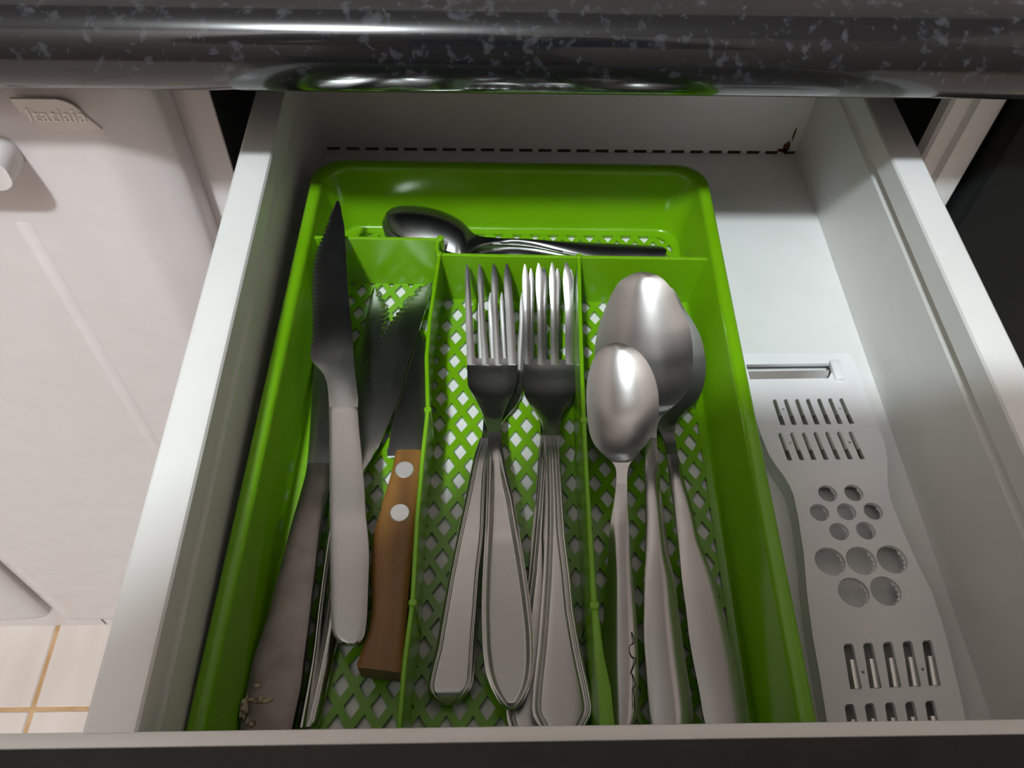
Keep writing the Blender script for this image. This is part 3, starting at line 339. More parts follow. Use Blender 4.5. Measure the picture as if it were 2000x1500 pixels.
box('partition_panel', -0.036, -0.034, -0.0690, 0.5, -0.46, CT, SHADE_DARK, kc)
box('back_panel', -0.300, 0.3058, 0.498, 0.5, -0.46, CT, SHADE_DARK, kc)
box('bottom_panel', -0.300, 0.3058, -0.0690, 0.5, -0.462, -0.452, ENAMEL, kc)
box('plinth', -0.300, 0.3058, -0.055, -0.035, FZ, -0.462, DOOR_ENAMEL, kc)
box('drawer_rail', -0.0262, 0.2842, -0.0690, -0.05, -0.09, -0.075, ENAMEL, kc)
# door with a broad rolled edge
def rr(x0, x1, z0, z1, r, n=5):
    return [(p[0], p[1]) for c in ((x1 - r, z1 - r, 0), (x0 + r, z1 - r, 90), (x0 + r, z0 + r, 180), (x1 - r, z0 + r, 270)) for p in arc(c[0], c[1], r, c[2], c[2] + 90, n)]
def stack(bm, loops):
    R = [[bm.verts.new(p) for p in lp] for lp in loops]
    n = len(R[0])
    for a, b in zip(R, R[1:]):
        for i in range(n): bm.faces.new((a[i], a[(i + 1) % n], b[(i + 1) % n], b[i]))
    bm.faces.new(R[0][::-1]); bm.faces.new(R[-1])
bm = bmesh.new()
def field(x0, x1, z0, z1):
    L = []
    for off, y in ((0, -0.0716), (0, -0.0835), (0.0018, -0.0868), (0.0080, -0.0908), (0.0150, -0.0945), (0.0205, -0.0968), (0.0250, -0.0975)):
        L.append([(p[0], y, p[1]) for p in rr(x0 + off, x1 - off, z0 + off, z1 - off, 0.006)])
    return L
stack(bm, field(-0.2975, -0.0415, -0.455, 0.1138))
door = obj('door', bm, DOOR_ENAMEL, kc, angle=0.9)
DY = -0.0975
box('pressed_ridge', -0.1180, -0.1105, DY - 0.0004, DY + 0.0012, -0.37, 0.036, DOOR_ENAMEL, door, 0.0012)
# handle: bar with rounded corners standing out from the door
bm = bmesh.new()
hp = rr(-0.236, -0.0985, 0.0645, 0.0815, 0.0068, 6)
stack(bm, [[(p[0], DY + 0.0004, p[1]) for p in hp], [(p[0], DY - 0.0128, p[1]) for p in hp], [(p[0] * 0.997 - 0.0005, DY - 0.0140, 0.073 + (p[1] - 0.073) * 0.9) for p in hp]])
obj('handle', bm, DOOR_ENAMEL, door, angle=0.7)
bm = bmesh.new()
bp = arc(-0.0755, 0.0895, 0.0090, 90, 15, 8) + [(-0.0622, 0.0850), (-0.0800, 0.0838), (-0.0850, 0.0860), (-0.0905, 0.0935), (-0.0915, 0.0985)]
bp = [(p[0], p[1]) for p in bp]
stack(bm, [[(p[0], DY + 0.0003, p[1]) for p in bp], [(p[0], DY - 0.0006, p[1]) for p in bp]])
tag(obj('badge', bm, BADGE, door), 'thin satin maker badge with rounded corner')
fc = bpy.data.curves.new('badge_lettering', 'FONT'); fc.body = 'Itatiaia'; fc.size = 0.0086; fc.extrude = 0.0002; fc.space_character = 1.05
ft = bpy.data.objects.new('t', fc); C.objects.link(ft)
fme = bpy.data.meshes.new_from_object(ft.evaluated_get(bpy.context.evaluated_depsgraph_get()))
bpy.data.objects.remove(ft)
wmax = max(v.co.x for v in fme.vertices)
fme.transform(Matrix.Translation((-0.0883, DY - 0.0008, 0.0886)) @ Matrix.Rotation(math.radians(90), 4, 'X') @ Matrix.Scale(0.0222 / wmax, 4, (1, 0, 0)))
fme.materials.clear()
tag(link('badge_lettering', fme, LETTER, door), 'raised pale lettering on the badge')
settle(kc)

k2c = thing('kitchen_cabinet', 'second white kitchen cabinet at the far left edge, only its lower corner showing', 'cabinet', (-0.44, 0.2, FZ))
box('carcass', -0.58, -0.3025, -0.0690, 0.5, -0.46, CT, ENAMEL, k2c)
bm = bmesh.new()
def shift_loops(L, dx): return [[(p[0] + dx, p[1], p[2]) for p in l] for l in L]
stack(bm, field(-0.5800, -0.3055, -0.455, 0.1138)); obj('door', bm, DOOR_ENAMEL, k2c, angle=0.9)
box('plinth', -0.58, -0.3025, -0.055, -0.035, FZ, -0.462, DOOR_ENAMEL, k2c)
settle(k2c)

bp_ = box('black_panel', 0.3085, 0.86, -0.0900, 0.45, FZ, 0.1148, BLACK_PANEL, None, 0.004)  # one even black slab filling the dark area right of the stile
tag(bp_, 'plain black panel at the right edge, beside the white cabinet', 'panel')

# ------------------------------------------------------------------ drawer
DH = 0.0704; DF = -0.3335; LIP = -0.3193
dw = thing('drawer', 'open white enamelled steel drawer with a black front, holding the cutlery tray and grater', 'drawer', (0.13, -0.16, -0.002))
box('drawer_bottom', -0.004, 0.264, DF, -0.0004, -0.0025, 0.0, ENAMEL, dw)
def side(name, sgn, x):
    # profile from the inside: wall, hem step, flat rim, outer skin
    P = [(0.0, -0.0025), (0.0, 0.0520), (0.0012, 0.0540), (0.0014, 0.0570), (-0.0007, 0.0584), (-0.0007, 0.0690), (-0.0001, 0.0700), (0.0010, 0.0704), (0.0118, 0.0704), (0.0128, 0.0696), (0.0130, 0.0680), (0.0130, -0.0025)]
    pts = [(x + sgn * (p[0] + 0.0007), p[1]) for p in P]
    bm = bmesh.new(); extrude_profile(bm, pts, 'Y', LIP - 0.0005, 0.0032)
    return obj(name, bm, ENAMEL, dw, angle=0.5)
side('drawer_side', -1, 0.0); side('drawer_side', 1, 0.26)
bm = bmesh.new()
add_box(bm, -0.004, 0.264, 0.0, 0.0014, 0.0016, 0.0690)
x = 0.0016; e0 = -0.0002
while x < 0.262:
    add_box(bm, x - 0.0032, x, 0.0001, 0.0013, -0.0020, 0.0017); x += 0.01052
obj('drawer_back', bm, ENAMEL, dw)
box('slot_shade_strip', -0.004, 0.264, 0.0014, 0.0030, -0.004, 0.0040, SHADE_DARK, dw)  # added dark strip, paints the shade seen through the slots
box('front_lip', -0.050, 0.312, LIP - 0.0042, LIP, 0.0640, DH, ENAMEL, dw, 0.0014)
box('inner_front', -0.050, 0.312, DF - 0.0040, DF, -0.002, 0.0660, ENAMEL, dw)
bm = bmesh.new()
extrude_profile(bm, [(LIP - 0.0042, 0.0655), (LIP - 0.0042, DH - 0.0006), (-0.3440, DH - 0.0004), (-0.3470, DH - 0.0034), (-0.3470, -0.075), (DF - 0.0041, -0.075), (DF - 0.0041, 0.0655)], 'X', -0.050, 0.312)
obj('drawer_front', bm, BLACK_FRONT, dw, angle=0.6)
bm = bmesh.new()
for (cx, cz, w, h, s) in ((0.2545, 0.0045, 0.0022, 0.0045, 3), (0.2560, 0.0125, 0.0006, 0.0050, 5), (0.2525, 0.0022, 0.0040, 0.0016, 8)):
    random.seed(s); n = 12
    lp = [(cx + w * random.uniform(.6, 1.1) * math.cos(2 * math.pi * i / n), cz + h * random.uniform(.6, 1.1) * math.sin(2 * math.pi * i / n)) for i in range(n)]
    stack(bm, [[(p[0], -0.0001, p[1]) for p in lp], [(p[0], 0.00005, p[1]) for p in lp]])
tag(obj('rust_stain', bm, RUST, dw), 'brown rust stain in the far right corner')
settle(dw)

# ------------------------------------------------------------------ cutlery tray (slightly askew in the drawer)
SH = 0.0275
def T(u, v, z, k=0.008): return (u + SH * (v + 0.055), v - k * (u - 0.1), z)
tr = thing('cutlery_tray', 'lime green plastic cutlery tray with lattice bottom inside the white drawer', 'tray', (0.1, -0.185, 0.0004))
U0, U1, V0, V1 = 0.0072, 0.1940, -0.3290, -0.0530
def tloop(off, z, r):
    # rounded rectangle, inset by off
    x0, x1, y0, y1 = U0 + off, U1 - off, V0 + off * 1.15, V1 - off * 1.15
    pts = []
    for (cx, cy, a) in ((x1 - r, y1 - r, 0), (x0 + r, y1 - r, 90), (x0 + r, y0 + r, 180), (x1 - r, y0 + r, 270)):
        pts += arc(cx, cy, r, a, a + 90, 8)
    return [T(p[0], p[1], z) for p in pts]
bm = bmesh.new()
prof = [(0.0130, 0.0023, 0.0100), (0.0108, 0.0023, 0.0105), (0.0098, 0.0027, 0.0110), (0.0092, 0.0040, 0.0112), (0.0056, 0.0330, 0.0125), (0.0050, 0.0346, 0.0128), (0.0040, 0.0352, 0.0130), (0.0012, 0.0355, 0.0140), (0.0003, 0.0350, 0.0143), (0.0, 0.0338, 0.0145), (0.0006, 0.0336, 0.0143), (0.0038, 0.0332, 0.0130), (0.0074, 0.0046, 0.0115), (0.0082, 0.0018, 0.0112), (0.0100, 0.0008, 0.0108), (0.0130, 0.0006, 0.0100)]
R = [[bm.verts.new(p) for p in tloop(*q)] for q in prof]
n = len(R[0])
for a, b in zip(R, R[1:] + R[:1]):
    for i in range(n): bm.faces.new((a[i], a[(i + 1) % n], b[(i + 1) % n], b[i]))
obj('tray_wall', bm, GREEN, tr, angle=1.2)
# lattice bottom
PU, PV = 0.009092, 0.013467
def clip(poly, u0, u1, v0, v1):
    for ax, lim, sg in ((0, u0, 1), (0, u1, -1), (1, v0, 1), (1, v1, -1)):
        out = []
        for i in range(len(poly)):
            a, b = poly[i], poly[(i + 1) % len(poly)]
            da, db = (a[ax] - lim) * sg, (b[ax] - lim) * sg
            if da >= 0: out.append(a)
            if (da >= 0) != (db >= 0):
                t = da / (da - db); out.append((a[0] + (b[0] - a[0]) * t, a[1] + (b[1] - a[1]) * t))
        poly = out
        if len(poly) < 3: return []
    return poly
def area(p): return abs(sum(p[i][0] * p[(i + 1) % len(p)][1] - p[(i + 1) % len(p)][0] * p[i][1] for i in range(len(p)))) / 2
RU0, RU1, RV0, RV1 = U0 + 0.0124, U1 - 0.0124, V0 + 0.0142, V1 - 0.0143
bm = bmesh.new(); ZL, ZH = 0.0007, 0.0021
def flat_face(poly):
    if len(poly) < 3 or area(poly) < 1e-9: return
    bm.faces.new([bm.verts.new(T(q[0], q[1], ZH)) for q in poly])
    bm.faces.new([bm.verts.new(T(q[0], q[1], ZL)) for q in reversed(poly)])
def skew(d): return [(q[0], q[1] - 0.0185 * (q[0] - 0.1)) for q in d]
for half in (0, 1):
    for i in range(-9, 16):
        for j in range(-19, 8):
            cu_ = 0.07686 + (i + half * .5) * PU; cv_ = -0.12146 + (j + half * .5) * PV
            dia = lambda f: skew([(cu_ + PU * f, cv_), (cu_, cv_ + PV * f), (cu_ - PU * f, cv_), (cu_, cv_ - PV * f)])
            out, hole = dia(0.5), dia(0.318)
            if not clip(out, RU0, RU1, RV0, RV1): continue
            hc = clip(hole, RU0, RU1, RV0, RV1)
            if not hc or area(hc) < 2.5e-6:
                flat_face(clip(out, RU0, RU1, RV0, RV1)); continue
            for q in range(4):
                r = (q + 1) % 4
                flat_face(clip([out[q], out[r], hole[r], hole[q]], RU0, RU1, RV0, RV1))
            for q in range(len(hc)):
                p0, p1 = hc[q], hc[(q + 1) % len(hc)]
                bm.faces.new([bm.verts.new(T(*w)) for w in ((p0[0], p0[1], ZL), (p1[0], p1[1], ZL), (p1[0], p1[1], ZH), (p0[0], p0[1], ZH))])
ring = rr(U0 + 0.0105, U1 - 0.0105, V0 + 0.0122, V1 - 0.0122, 0.006, 6)
cl = lambda q: (min(RU1, max(RU0, q[0])), min(RV1, max(RV0, q[1])))
for q in range(len(ring)):
    p0, p1 = ring[q], ring[(q + 1) % len(ring)]
    poly = [p0, p1, cl(p1)] if (Vector(cl(p0)) - Vector(cl(p1))).length < 1e-7 else [p0, p1, cl(p1), cl(p0)]
    flat_face(poly)
bmesh.ops.remove_doubles(bm, verts=bm.verts, dist=1e-6)
obj('lattice_bottom', bm, GREEN, tr)
# dividers
def divider(name, path, z1, w, k):
    bm = bmesh.new(); A = []
    m_ = len(path)
    for i, q in enumerate(path):
        a = path[max(0, i - 1)]; b = path[min(m_ - 1, i + 1)]
        d = Vector((b[0] - a[0], b[1] - a[1])).normalized(); nrm = Vector((-d.y, d.x)); ww = q[2] if len(q) > 2 else w
        row = []
        for sgn in (1, -1):
            for z, f in ((0.0018, 1.25), (z1 - 0.0004, 1.0), (z1, 0.6)):
                row.append(bm.verts.new(T(q[0] + nrm.x * sgn * ww * f / 2, q[1] + nrm.y * sgn * ww * f / 2, z, k)))
        A.append([row[0], row[1], row[2], row[5], row[4], row[3]])
    for a, b in zip(A, A[1:]):
        for i in range(6): bm.faces.new((a[i], a[(i + 1) % 6], b[(i + 1) % 6], b[i]))
    bm.faces.new(A[0]); bm.faces.new(A[-1][::-1])
    return obj(name, bm, GREEN, tr, angle=0.6)
KD = 0.018
divider('cross_divider', [(U0 + 0.0060, -0.1018), (0.045, -0.1018), (0.0692, -0.1018)], 0.0308, 0.0016, KD)
divider('cross_divider', [(0.0692, -0.1110), (0.100, -0.1112), (0.132, -0.1110), (U1 - 0.0060, -0.1108)], 0.0306, 0.0016, KD)
divider('cross_divider', [(0.0692, -0.1014), (0.0680, -0.1040), (0.0680, -0.1080), (0.0692, -0.1114)], 0.0308, 0.0018, KD)
divider('long_divider', [(0.0692, -0.1112), (0.0684, -0.1300), (0.0675, -0.1500), (0.0676, -0.1690), (0.0690, -0.1850), (0.0698, -0.1940), (0.0693, -0.2150), (0.0692, -0.2400), (0.0699, -0.2710), (0.0690, -0.2900), (0.0689, -0.3200)], 0.0306, 0.0016, KD)
divider('long_divider', [(0.1310, -0.1110), (0.1302, -0.1400), (0.1297, -0.1700), (0.1293, -0.1980), (0.1293, -0.2300), (0.1295, -0.2710, 0.0020), (0.1302, -0.2880, 0.0030), (0.1312, -0.2980, 0.0040), (0.1318, -0.3200, 0.0050)], 0.0306, 0.0016, KD)
def boss(u, v, r, z1=0.0312):
    p = T(u, v, 0, KD); bm = bmesh.new(); add_cyl(bm, p[0], p[1], 0.0018, z1, r, 14)
    bmesh.ops.bevel(bm, geom=[e for e in bm.edges if all(abs(q.co.z - z1) < 1e-5 for q in e.verts)], offset=0.0003, segments=1, affect='EDGES')
    obj('boss', bm, GREEN, tr, angle=0.6)
boss(0.0698, -0.1945, 0.0014); boss(0.0700, -0.2712, 0.0014); boss(0.1293, -0.1982, 0.0014); boss(0.1295, -0.2716, 0.0016); boss(0.1310, -0.1110, 0.0014, 0.0312); boss(0.0692, -0.1015, 0.0016, 0.0314); boss(0.0692, -0.1112, 0.0014, 0.0312)
settle(tr)

# ------------------------------------------------------------------ knives
def smooth(a, b, x):
    u = min(1, max(0, (x - a) / (b - a))); return u * u * (3 - 2 * u)
def mid(rows, i=0): r = rows[i]; return ((r[0] + r[3]) / 2, (r[1] + r[4]) / 2, 0.004)
flat = lambda s, T_, t, h: 0.00025 * (1 - abs(t) ** 4)
def domed(a, p=2.5, end=0.0): return lambda s, T_, t, h: a * (1 - abs(t) ** p) * smooth(-0.001, 0.012, s)
S = SHAPES
kn = thing('table_knife', 'large serrated steel table knife lying on top, tip over the back divider', 'knife', mid(S['k1h']))
loft('blade', S['k1b'], flat, BLADE, kn, 0.0011, 60, 6, serrate=('L', 0.10, 0.70, 0.0023, 0.0008))
loft('handle', S['k1h'], lambda s, T_, t, h: 0.0005 + 0.0006 * (1 - abs(t) ** 4), STEEL, kn, 0.0030, 60, 14)
settle(kn)
kn = thing('table_knife', 'steel table knife with broad tarnished brown handle along the left tray wall', 'knife', mid(S['k2h']))
loft('blade', S['k2b'], flat, BLADE, kn, 0.0012, 40, 6)
def k2top(s, T_, t, h): return 0.0006 * (1 - abs(t) ** 4) + 0.0018 * math.exp(-((s - 0.004) / 0.012) ** 2) * 0
kh = loft('handle', S['k2h'], k2top, RUSTY, kn, 0.0042, 60, 12)
tag(kh, 'broad tarnished brown handle')
CORR = noise_color(mat('pale_corrosion', (0.5, 0.42, 0.26), 0.5, 0.4), (0.13, 0.10, 0.07), (0.42, 0.35, 0.22), 600)
rr_seed = random.Random(3)
for (cx, cy, w, h) in ((0.0105, -0.2985, 0.0016, 0.0045), (0.0150, -0.2960, 0.0045, 0.0010), (0.0128, -0.3030, 0.0018, 0.0016), (0.0135, -0.2915, 0.0012, 0.0008), (0.0178, -0.2600, 0.0007, 0.0008), (0.0182, -0.2640, 0.0008, 0.0008), (0.0155, -0.2585, 0.0004, 0.0004), (0.0165, -0.2555, 0.0003, 0.0004)):
    lp = [(cx + w * rr_seed.uniform(.55, 1.1) * math.cos(2 * math.pi * i / 14), cy + h * rr_seed.uniform(.55, 1.1) * math.sin(2 * math.pi * i / 14)) for i in range(14)]
    zz = 0.0132
    bm = bmesh.new(); stack(bm, [[(p[0], p[1], zz - 0.0004) for p in lp], [(p[0], p[1], zz + 0.00055) for p in lp]])
    obj('corrosion_patch', bm, CORR, kh)
settle(kn)
kn = thing('steak_knife', 'dark serrated knife blade beside the left long divider, pointed tip touching it', 'knife', mid(S['kBh']))
loft('blade', S['kBb'], flat, BLADE, kn, 0.0011, 50, 6, serrate=('L', 0.05, 0.52, 0.0028, 0.0011))
loft('handle', S['kBh'], domed(0.0018, 2.0), STEEL, kn, 0.0030, 50, 12)
settle(kn)
kn = thing('steak_knife', 'short serrated blade tip between the big knife and the pointed blade, thin handle beneath', 'knife', mid(S['kAh']))
loft('blade', S['kAb'], flat, BLADE, kn, 0.0011, 40, 6, serrate=('R', 0.05, 0.6, 0.0028, 0.0011))
loft('handle', S['kAh'], domed(0.0022, 2.0), STEEL, kn, 0.0034, 50, 12)
settle(kn)
kn = thing('wooden_handled_knife', 'kitchen knife with brown wooden handle and two round rivets', 'knife', mid(S['kWh']))
loft('blade', S['kWb'], flat, BLADE, kn, 0.0013, 40, 6)
hw = loft('handle', S['kWh'], lambda s, T_, t, h: -0.0011 * abs(t) ** 7, WOOD, kn, n=50, k=18, under=lambda s, T_, t, h, top: -0.0105 + 0.0010 * abs(t) ** 7, angle=0.5)
tag(hw, 'brown oiled wooden handle')
for x_, y_ in ((0.05694, -0.21137), (0.05627, -0.22975)):
    bm = bmesh.new(); add_cyl(bm, x_, y_, 0.0140, 0.01575, 0.0037, 24)
    bmesh.ops.bevel(bm, geom=[e for e in bm.edges if all(abs(q.co.z - 0.01575) < 1e-5 for q in e.verts)], offset=0.0003, segments=1, affect='EDGES')
    obj('rivet', bm, RIVET, hw, angle=0.5)
settle(kn)

# ------------------------------------------------------------------ forks
def nominal(t, h): return (1 - abs(t)) * h / min(1.0, h / (DL[-1] * 1.05))
def teardrop(s, T_, t, h):
    d = min(nominal(t, h), (T_ - s) * 0.8)
    return (0.0007 - 0.0017 * smooth(0.0012, 0.0030, d) * smooth(0.004, 0.03, s) + 0.0005 * smooth(0, 0.0012, d)) * smooth(-0.001, 0.012, s)
def ribbed(s, T_, t, h):
    d = nominal(t, h)
    g = 0.0005 * smooth(0, 0.0012, d) - 0.00045 * math.exp(-((d - 0.0017) / 0.00028) ** 2)
    return (g - 0.0022 * smooth(T_ - 0.0075, T_, s)) * smooth(-0.001, 0.012, s)
def grooved(s, T_, t, h):
    d = min(nominal(t, h), (T_ - s) * 1.0 + 0.001)
    g = 0.0006 * smooth(0, 0.0012, d)
    for c in (0.0010, 0.0019, 0.0027): g -= 0.00045 * math.exp(-((d - c) / 0.00024) ** 2)
    return g * smooth(-0.001, 0.012, s)
def headtop(s, T_, t, h): return -0.0010 * (1 - t * t) * math.sin(math.pi * min(1, s / T_)) 
def make_fork(key, label, hprof, group=None):
    f = thing('fork', label, 'fork', mid(S[key + 'h']), group)
    hd = loft('head', S[key + 'head'], headtop, STEEL, f, 0.0014, 40, 14)
    for i in range(4):
        loft('tine', S['%st%d' % (key, i)], domed(0.0003, 2.0), STEEL, hd, 0.0016, 18, 4)
    loft('handle', S[key + 'h'], hprof, STEEL, f, 0.0018, 70, 44, linear=(key in ('f3', 'f4')), dl=DL)
    settle(f); return f
make_fork('f2', 'steel fork under the teardrop-handled one, flat handle with ribbed edges', ribbed)
make_fork('f1', 'steel fork lying on another, teardrop handle with recessed panel', teardrop)
make_fork('f4', 'steel fork mostly hidden under the hexagon-ended fork, handle end showing beside it', grooved)
make_fork('f3', 'uppermost right fork with grooved handle ending in a hexagon, beside the right long divider', grooved)

# ------------------------------------------------------------------ spoons
def bowl(depth):
    def f(s, T_, t, h):
        x = min(1, max(0, s / T_))
        q = (x - 0.43) / 0.43
        g = max(0.0, 1 - q * q)
        return -depth * g * (1 - t * t)
    return f
def make_spoon(key, label, depth, hp, name='spoon', group=None, mb=None):
    f = thing(name, label, 'spoon', mid(S[key + 'h']), group)
    loft('bowl', S[key + 'b'], bowl(depth), mb or BOWL_STEEL, f, 0.0011, 60, 24)
    h = loft('handle', S[key + 'h'], hp, STEEL, f, 0.0016, 60, 16)
    return f, h
def facet_left(a):
    return lambda s, T_, t, h: (a * (1 - abs(t) ** 3) - a * 1.5 * smooth(0.15, 1.0, -t)) * smooth(0.0, 0.05, s)
def facet(a):   # raised along the left third, falling away to the right edge
    return lambda s, T_, t, h: (a * (1 - abs(t) ** 3) - a * 1.3 * smooth(0.0, 1.0, t)) * smooth(0.0, 0.04, s)
f, h = make_spoon('s2', 'large tablespoon underneath the other tablespoon, nearest the right tray wall', 0.0075, domed(0.0011, 2.5), 'tablespoon'); settle(f)
f, h = make_spoon('s1', 'large tablespoon with scuffed bright bowl, behind the small teaspoon', 0.0080, facet(0.0013), 'tablespoon'); settle(f)
f, h = make_spoon('s3', 'small teaspoon lying in front of the big spoons, scroll engraved on its handle', 0.0065, facet_left(0.0018), 'teaspoon')
cu = bpy.data.curves.new('engraved_scroll', 'CURVE'); cu.dimensions = '3D'; cu.bevel_depth = 0.00018; cu.bevel_resolution = 1
sp = cu.splines.new('POLY'); N = 60; sp.points.add(N)
for i in range(N + 1):
    a = i / N; px = 0.1380 - 0.0010 * a + 0.0011 * math.sin(a * 21) * (0.5 + 0.5 * math.sin(a * 5)); py = -0.2770 - 0.0235 * a + 0.0006 * math.cos(a * 33)
    sp.points[i].co = (px - 0.0008, py, 0.0174 - 0.0034 * a, 1)
t = bpy.data.objects.new('t', cu); C.objects.link(t)
sme = bpy.data.meshes.new_from_object(t.evaluated_get(bpy.context.evaluated_depsgraph_get())); bpy.data.objects.remove(t); sme.materials.clear()
tag(link('engraved_scroll', sme, DARK, h), 'dark engraved scroll ornament'); settle(f)
f, h = make_spoon('s6', 'lowest of the three stacked teaspoons behind the back divider', -0.0050, domed(0.001), 'teaspoon', mb=BLADE); settle(f)
f, h = make_spoon('s5', 'middle one of the three stacked teaspoons behind the back divider', -0.0050, domed(0.001), 'teaspoon', mb=BLADE); settle(f)
f, h = make_spoon('s4', 'topmost of three stacked teaspoons lying sideways behind the back divider', -0.0055, domed(0.001), 'teaspoon', mb=BLADE); settle(f)

# ------------------------------------------------------------------ grater
G = GRATER
gr = thing('grater', 'white plastic hand grater with steel blades and round holes, right of the green tray', 'grater', (0.225, -0.23, 0.0002))
hl = [G['slot']] + G['small'] + G['large'] + [circle(*c) for c in G['circ']] + [circle(p[0], p[1], 0.00055, 8) for p in G['pins']]
sheet('grater_body', G['outline'], hl, 0.0062, 0.0080, WHITE_PLASTIC, gr)
bm = bmesh.new()
ol = G['outline']; cx = sum(p[0] for p in ol) / len(ol)
inn = []
for i, p in enumerate(ol):
    a = ol[i - 1]; b = ol[(i + 1) % len(ol)]; d = Vector((b[0] - a[0], b[1] - a[1])).normalized(); nrm = Vector((-d.y, d.x))
    if (Vector((cx, p[1])) - Vector(p)).dot(nrm) < 0: nrm = -nrm
    inn.append((p[0] + nrm.x * 0.0016, p[1] + nrm.y * 0.0016))
A = [[bm.verts.new((p[0], p[1], z)) for p in ol] for z in (0.0003, 0.0066)]; B = [[bm.verts.new((p[0], p[1], z)) for p in inn] for z in (0.0003, 0.0066)]
n = len(ol)
for i in range(n):
    j = (i + 1) % n
    bm.faces.new((A[0][i], A[0][j], A[1][j], A[1][i])); bm.faces.new((B[0][i], B[1][i], B[1][j], B[0][j]))
    bm.faces.new((A[0][i], B[0][i], B[0][j], A[0][j])); bm.faces.new((A[1][i], A[1][j], B[1][j], B[1][i]))
obj('skirt', bm, WHITE_PLASTIC, gr)
# slicing blade and its holder
q = [Vector((*p, 0)) for p in G['slot']]
bm = bmesh.new()
tl = q[0].lerp(q[4], 0.45); tr_ = q[1].lerp(q[3], 0.45)
stack(bm, [[(*q[4].xy, 0.0045), (*q[3].xy, 0.0045), (tr_.x, tr_.y, 0.0070), (tl.x, tl.y, 0.0070)], [(*q[4].xy, 0.0053), (*q[3].xy, 0.0053), (tr_.x, tr_.y, 0.0078), (tl.x, tl.y, 0.0078)]])
tag(obj('slicing_blade', bm, STEEL, gr), 'flat steel slicing blade')
box('blade_holder', q[1].x - 0.0004, q[1].x + 0.0040, q[3].y - 0.0015, q[1].y + 0.0010, 0.0070, 0.0098, WHITE_PLASTIC, gr, 0.0008)
def tooth(poly, f0, f1, side, w, zt, m, name):
    P = [Vector(p) for p in poly]
    top = (P[1] + P[2]) / 2; bot = (P[4] + P[5]) / 2
    ax = (bot - top); L = ax.length; ax = ax.normalized(); nx = Vector((-ax.y, ax.x)); nx = nx if nx.x > 0 else -nx
    hw_ = (P[4] - P[5]).length / 2 * w
    c0 = top + ax * L * f0 + nx * hw_ * side; c1 = top + ax * L * f1 + nx * hw_ * side
    bm = bmesh.new(); rows = []
    for c, zz in ((c0, zt * 0.85), (c1, zt)):
        r = []
        for j in range(7):
            a = math.pi * j / 6
            r.append(bm.verts.new((c.x + nx.x * hw_ * -math.cos(a), c.y + nx.y * hw_ * -math.cos(a), 0.0068 + zz * math.sin(a))))
        for j in range(6, -1, -1):
            a = math.pi * j / 6
            r.append(bm.verts.new((c.x + nx.x * hw_ * .75 * -math.cos(a), c.y + nx.y * hw_ * .75 * -math.cos(a), 0.0066 + (zz - 0.0003) * math.sin(a))))
        rows.append(r)
    for j in range(14): bm.faces.new((rows[0][j], rows[0][(j + 1) % 14], rows[1][(j + 1) % 14], rows[1][j]))
    bm.faces.new(rows[0][::-1]); bm.faces.new(rows[1])
    obj(name, bm, m, gr, angle=0.9)
for p in G['small']: tooth(p, 0.02, 0.66, 0.25, 0.85, 0.0016, DULL_STEEL, 'grating_blade')
for p in G['large']: tooth(p, 0.36, 1.0, 0.35, 0.80, 0.0016, STEEL, 'shredding_blade')
def crown(cx_, cy_, r, nt):
    bm = bmesh.new(); v = []
    for i in range(nt * 2):
        a = -1.2 + 2.0 * i / (nt * 2 - 1); rr_ = r * (0.98 if i % 2 else 0.84)
        v.append((bm.verts.new((cx_ + rr_ * math.cos(a), cy_ + rr_ * math.sin(a), 0.0058)), bm.verts.new((cx_ + r * 1.12 * math.cos(a), cy_ + r * 1.12 * math.sin(a), 0.0058)), bm.verts.new((cx_ + rr_ * math.cos(a), cy_ + rr_ * math.sin(a), 0.0062)), bm.verts.new((cx_ + r * 1.12 * math.cos(a), cy_ + r * 1.12 * math.sin(a), 0.0062))))
    for a, b in zip(v, v[1:]):
        for i, j in ((0, 1), (1, 3), (3, 2), (2, 0)): bm.faces.new((a[i], b[i], b[j], a[j]))
    bm.faces.new((v[0][0], v[0][1], v[0][3], v[0][2])); bm.faces.new((v[-1][0], v[-1][1], v[-1][3], v[-1][2]))
    obj('toothed_ring', bm, WHITE_PLASTIC, gr)
for c in G['circ']: crown(*c, 6)
settle(gr)

# ------------------------------------------------------------------ phone and the photographer whose shadow falls across the drawer front
ph = thing('phone', 'dark smartphone held level above the open drawer, lens towards the cutlery', 'phone', (0.14, -0.386, 0.28))
PM = Matrix(((_r.x, _u.x, -_f.x, 0.087246), (_r.y, _u.y, -_f.y, -0.375999), (_r.z, _u.z, -_f.z, 0.293451), (0, 0, 0, 1)))
PHONE_M = mat('phone_black', (0.02, 0.02, 0.022), 0.25); SCREEN_M = mat('phone_glass', (0.03, 0.03, 0.035), 0.08)
bm = bmesh.new(); add_box(bm, -0.050, 0.115, -0.040, 0.0420, 0.004, 0.0122, 0.003, 3); bm.transform(PM); obj('phone_body', bm, PHONE_M, ph, angle=0.6)
bm = bmesh.new(); add_box(bm, -0.047, 0.112, -0.037, 0.0390, 0.0120, 0.0126); bm.transform(PM); obj('screen', bm, SCREEN_M, ph)
bm = bmesh.new(); add_cyl(bm, 0, 0, 0.0015, 0.0042, 0.006, 24); bm.transform(PM); obj('lens_ring', bm, PHONE_M, ph, angle=0.6)
settle(ph)
SKIN = mat('skin', (0.42, 0.24, 0.16), 0.5); SHIRT = mat('grey_shirt', (0.34, 0.29, 0.27), 0.85); TROUSER = mat('dark_trousers', (0.03, 0.035, 0.05), 0.85); HAIR = mat('dark_hair', (0.02, 0.013, 0.01), 0.6)
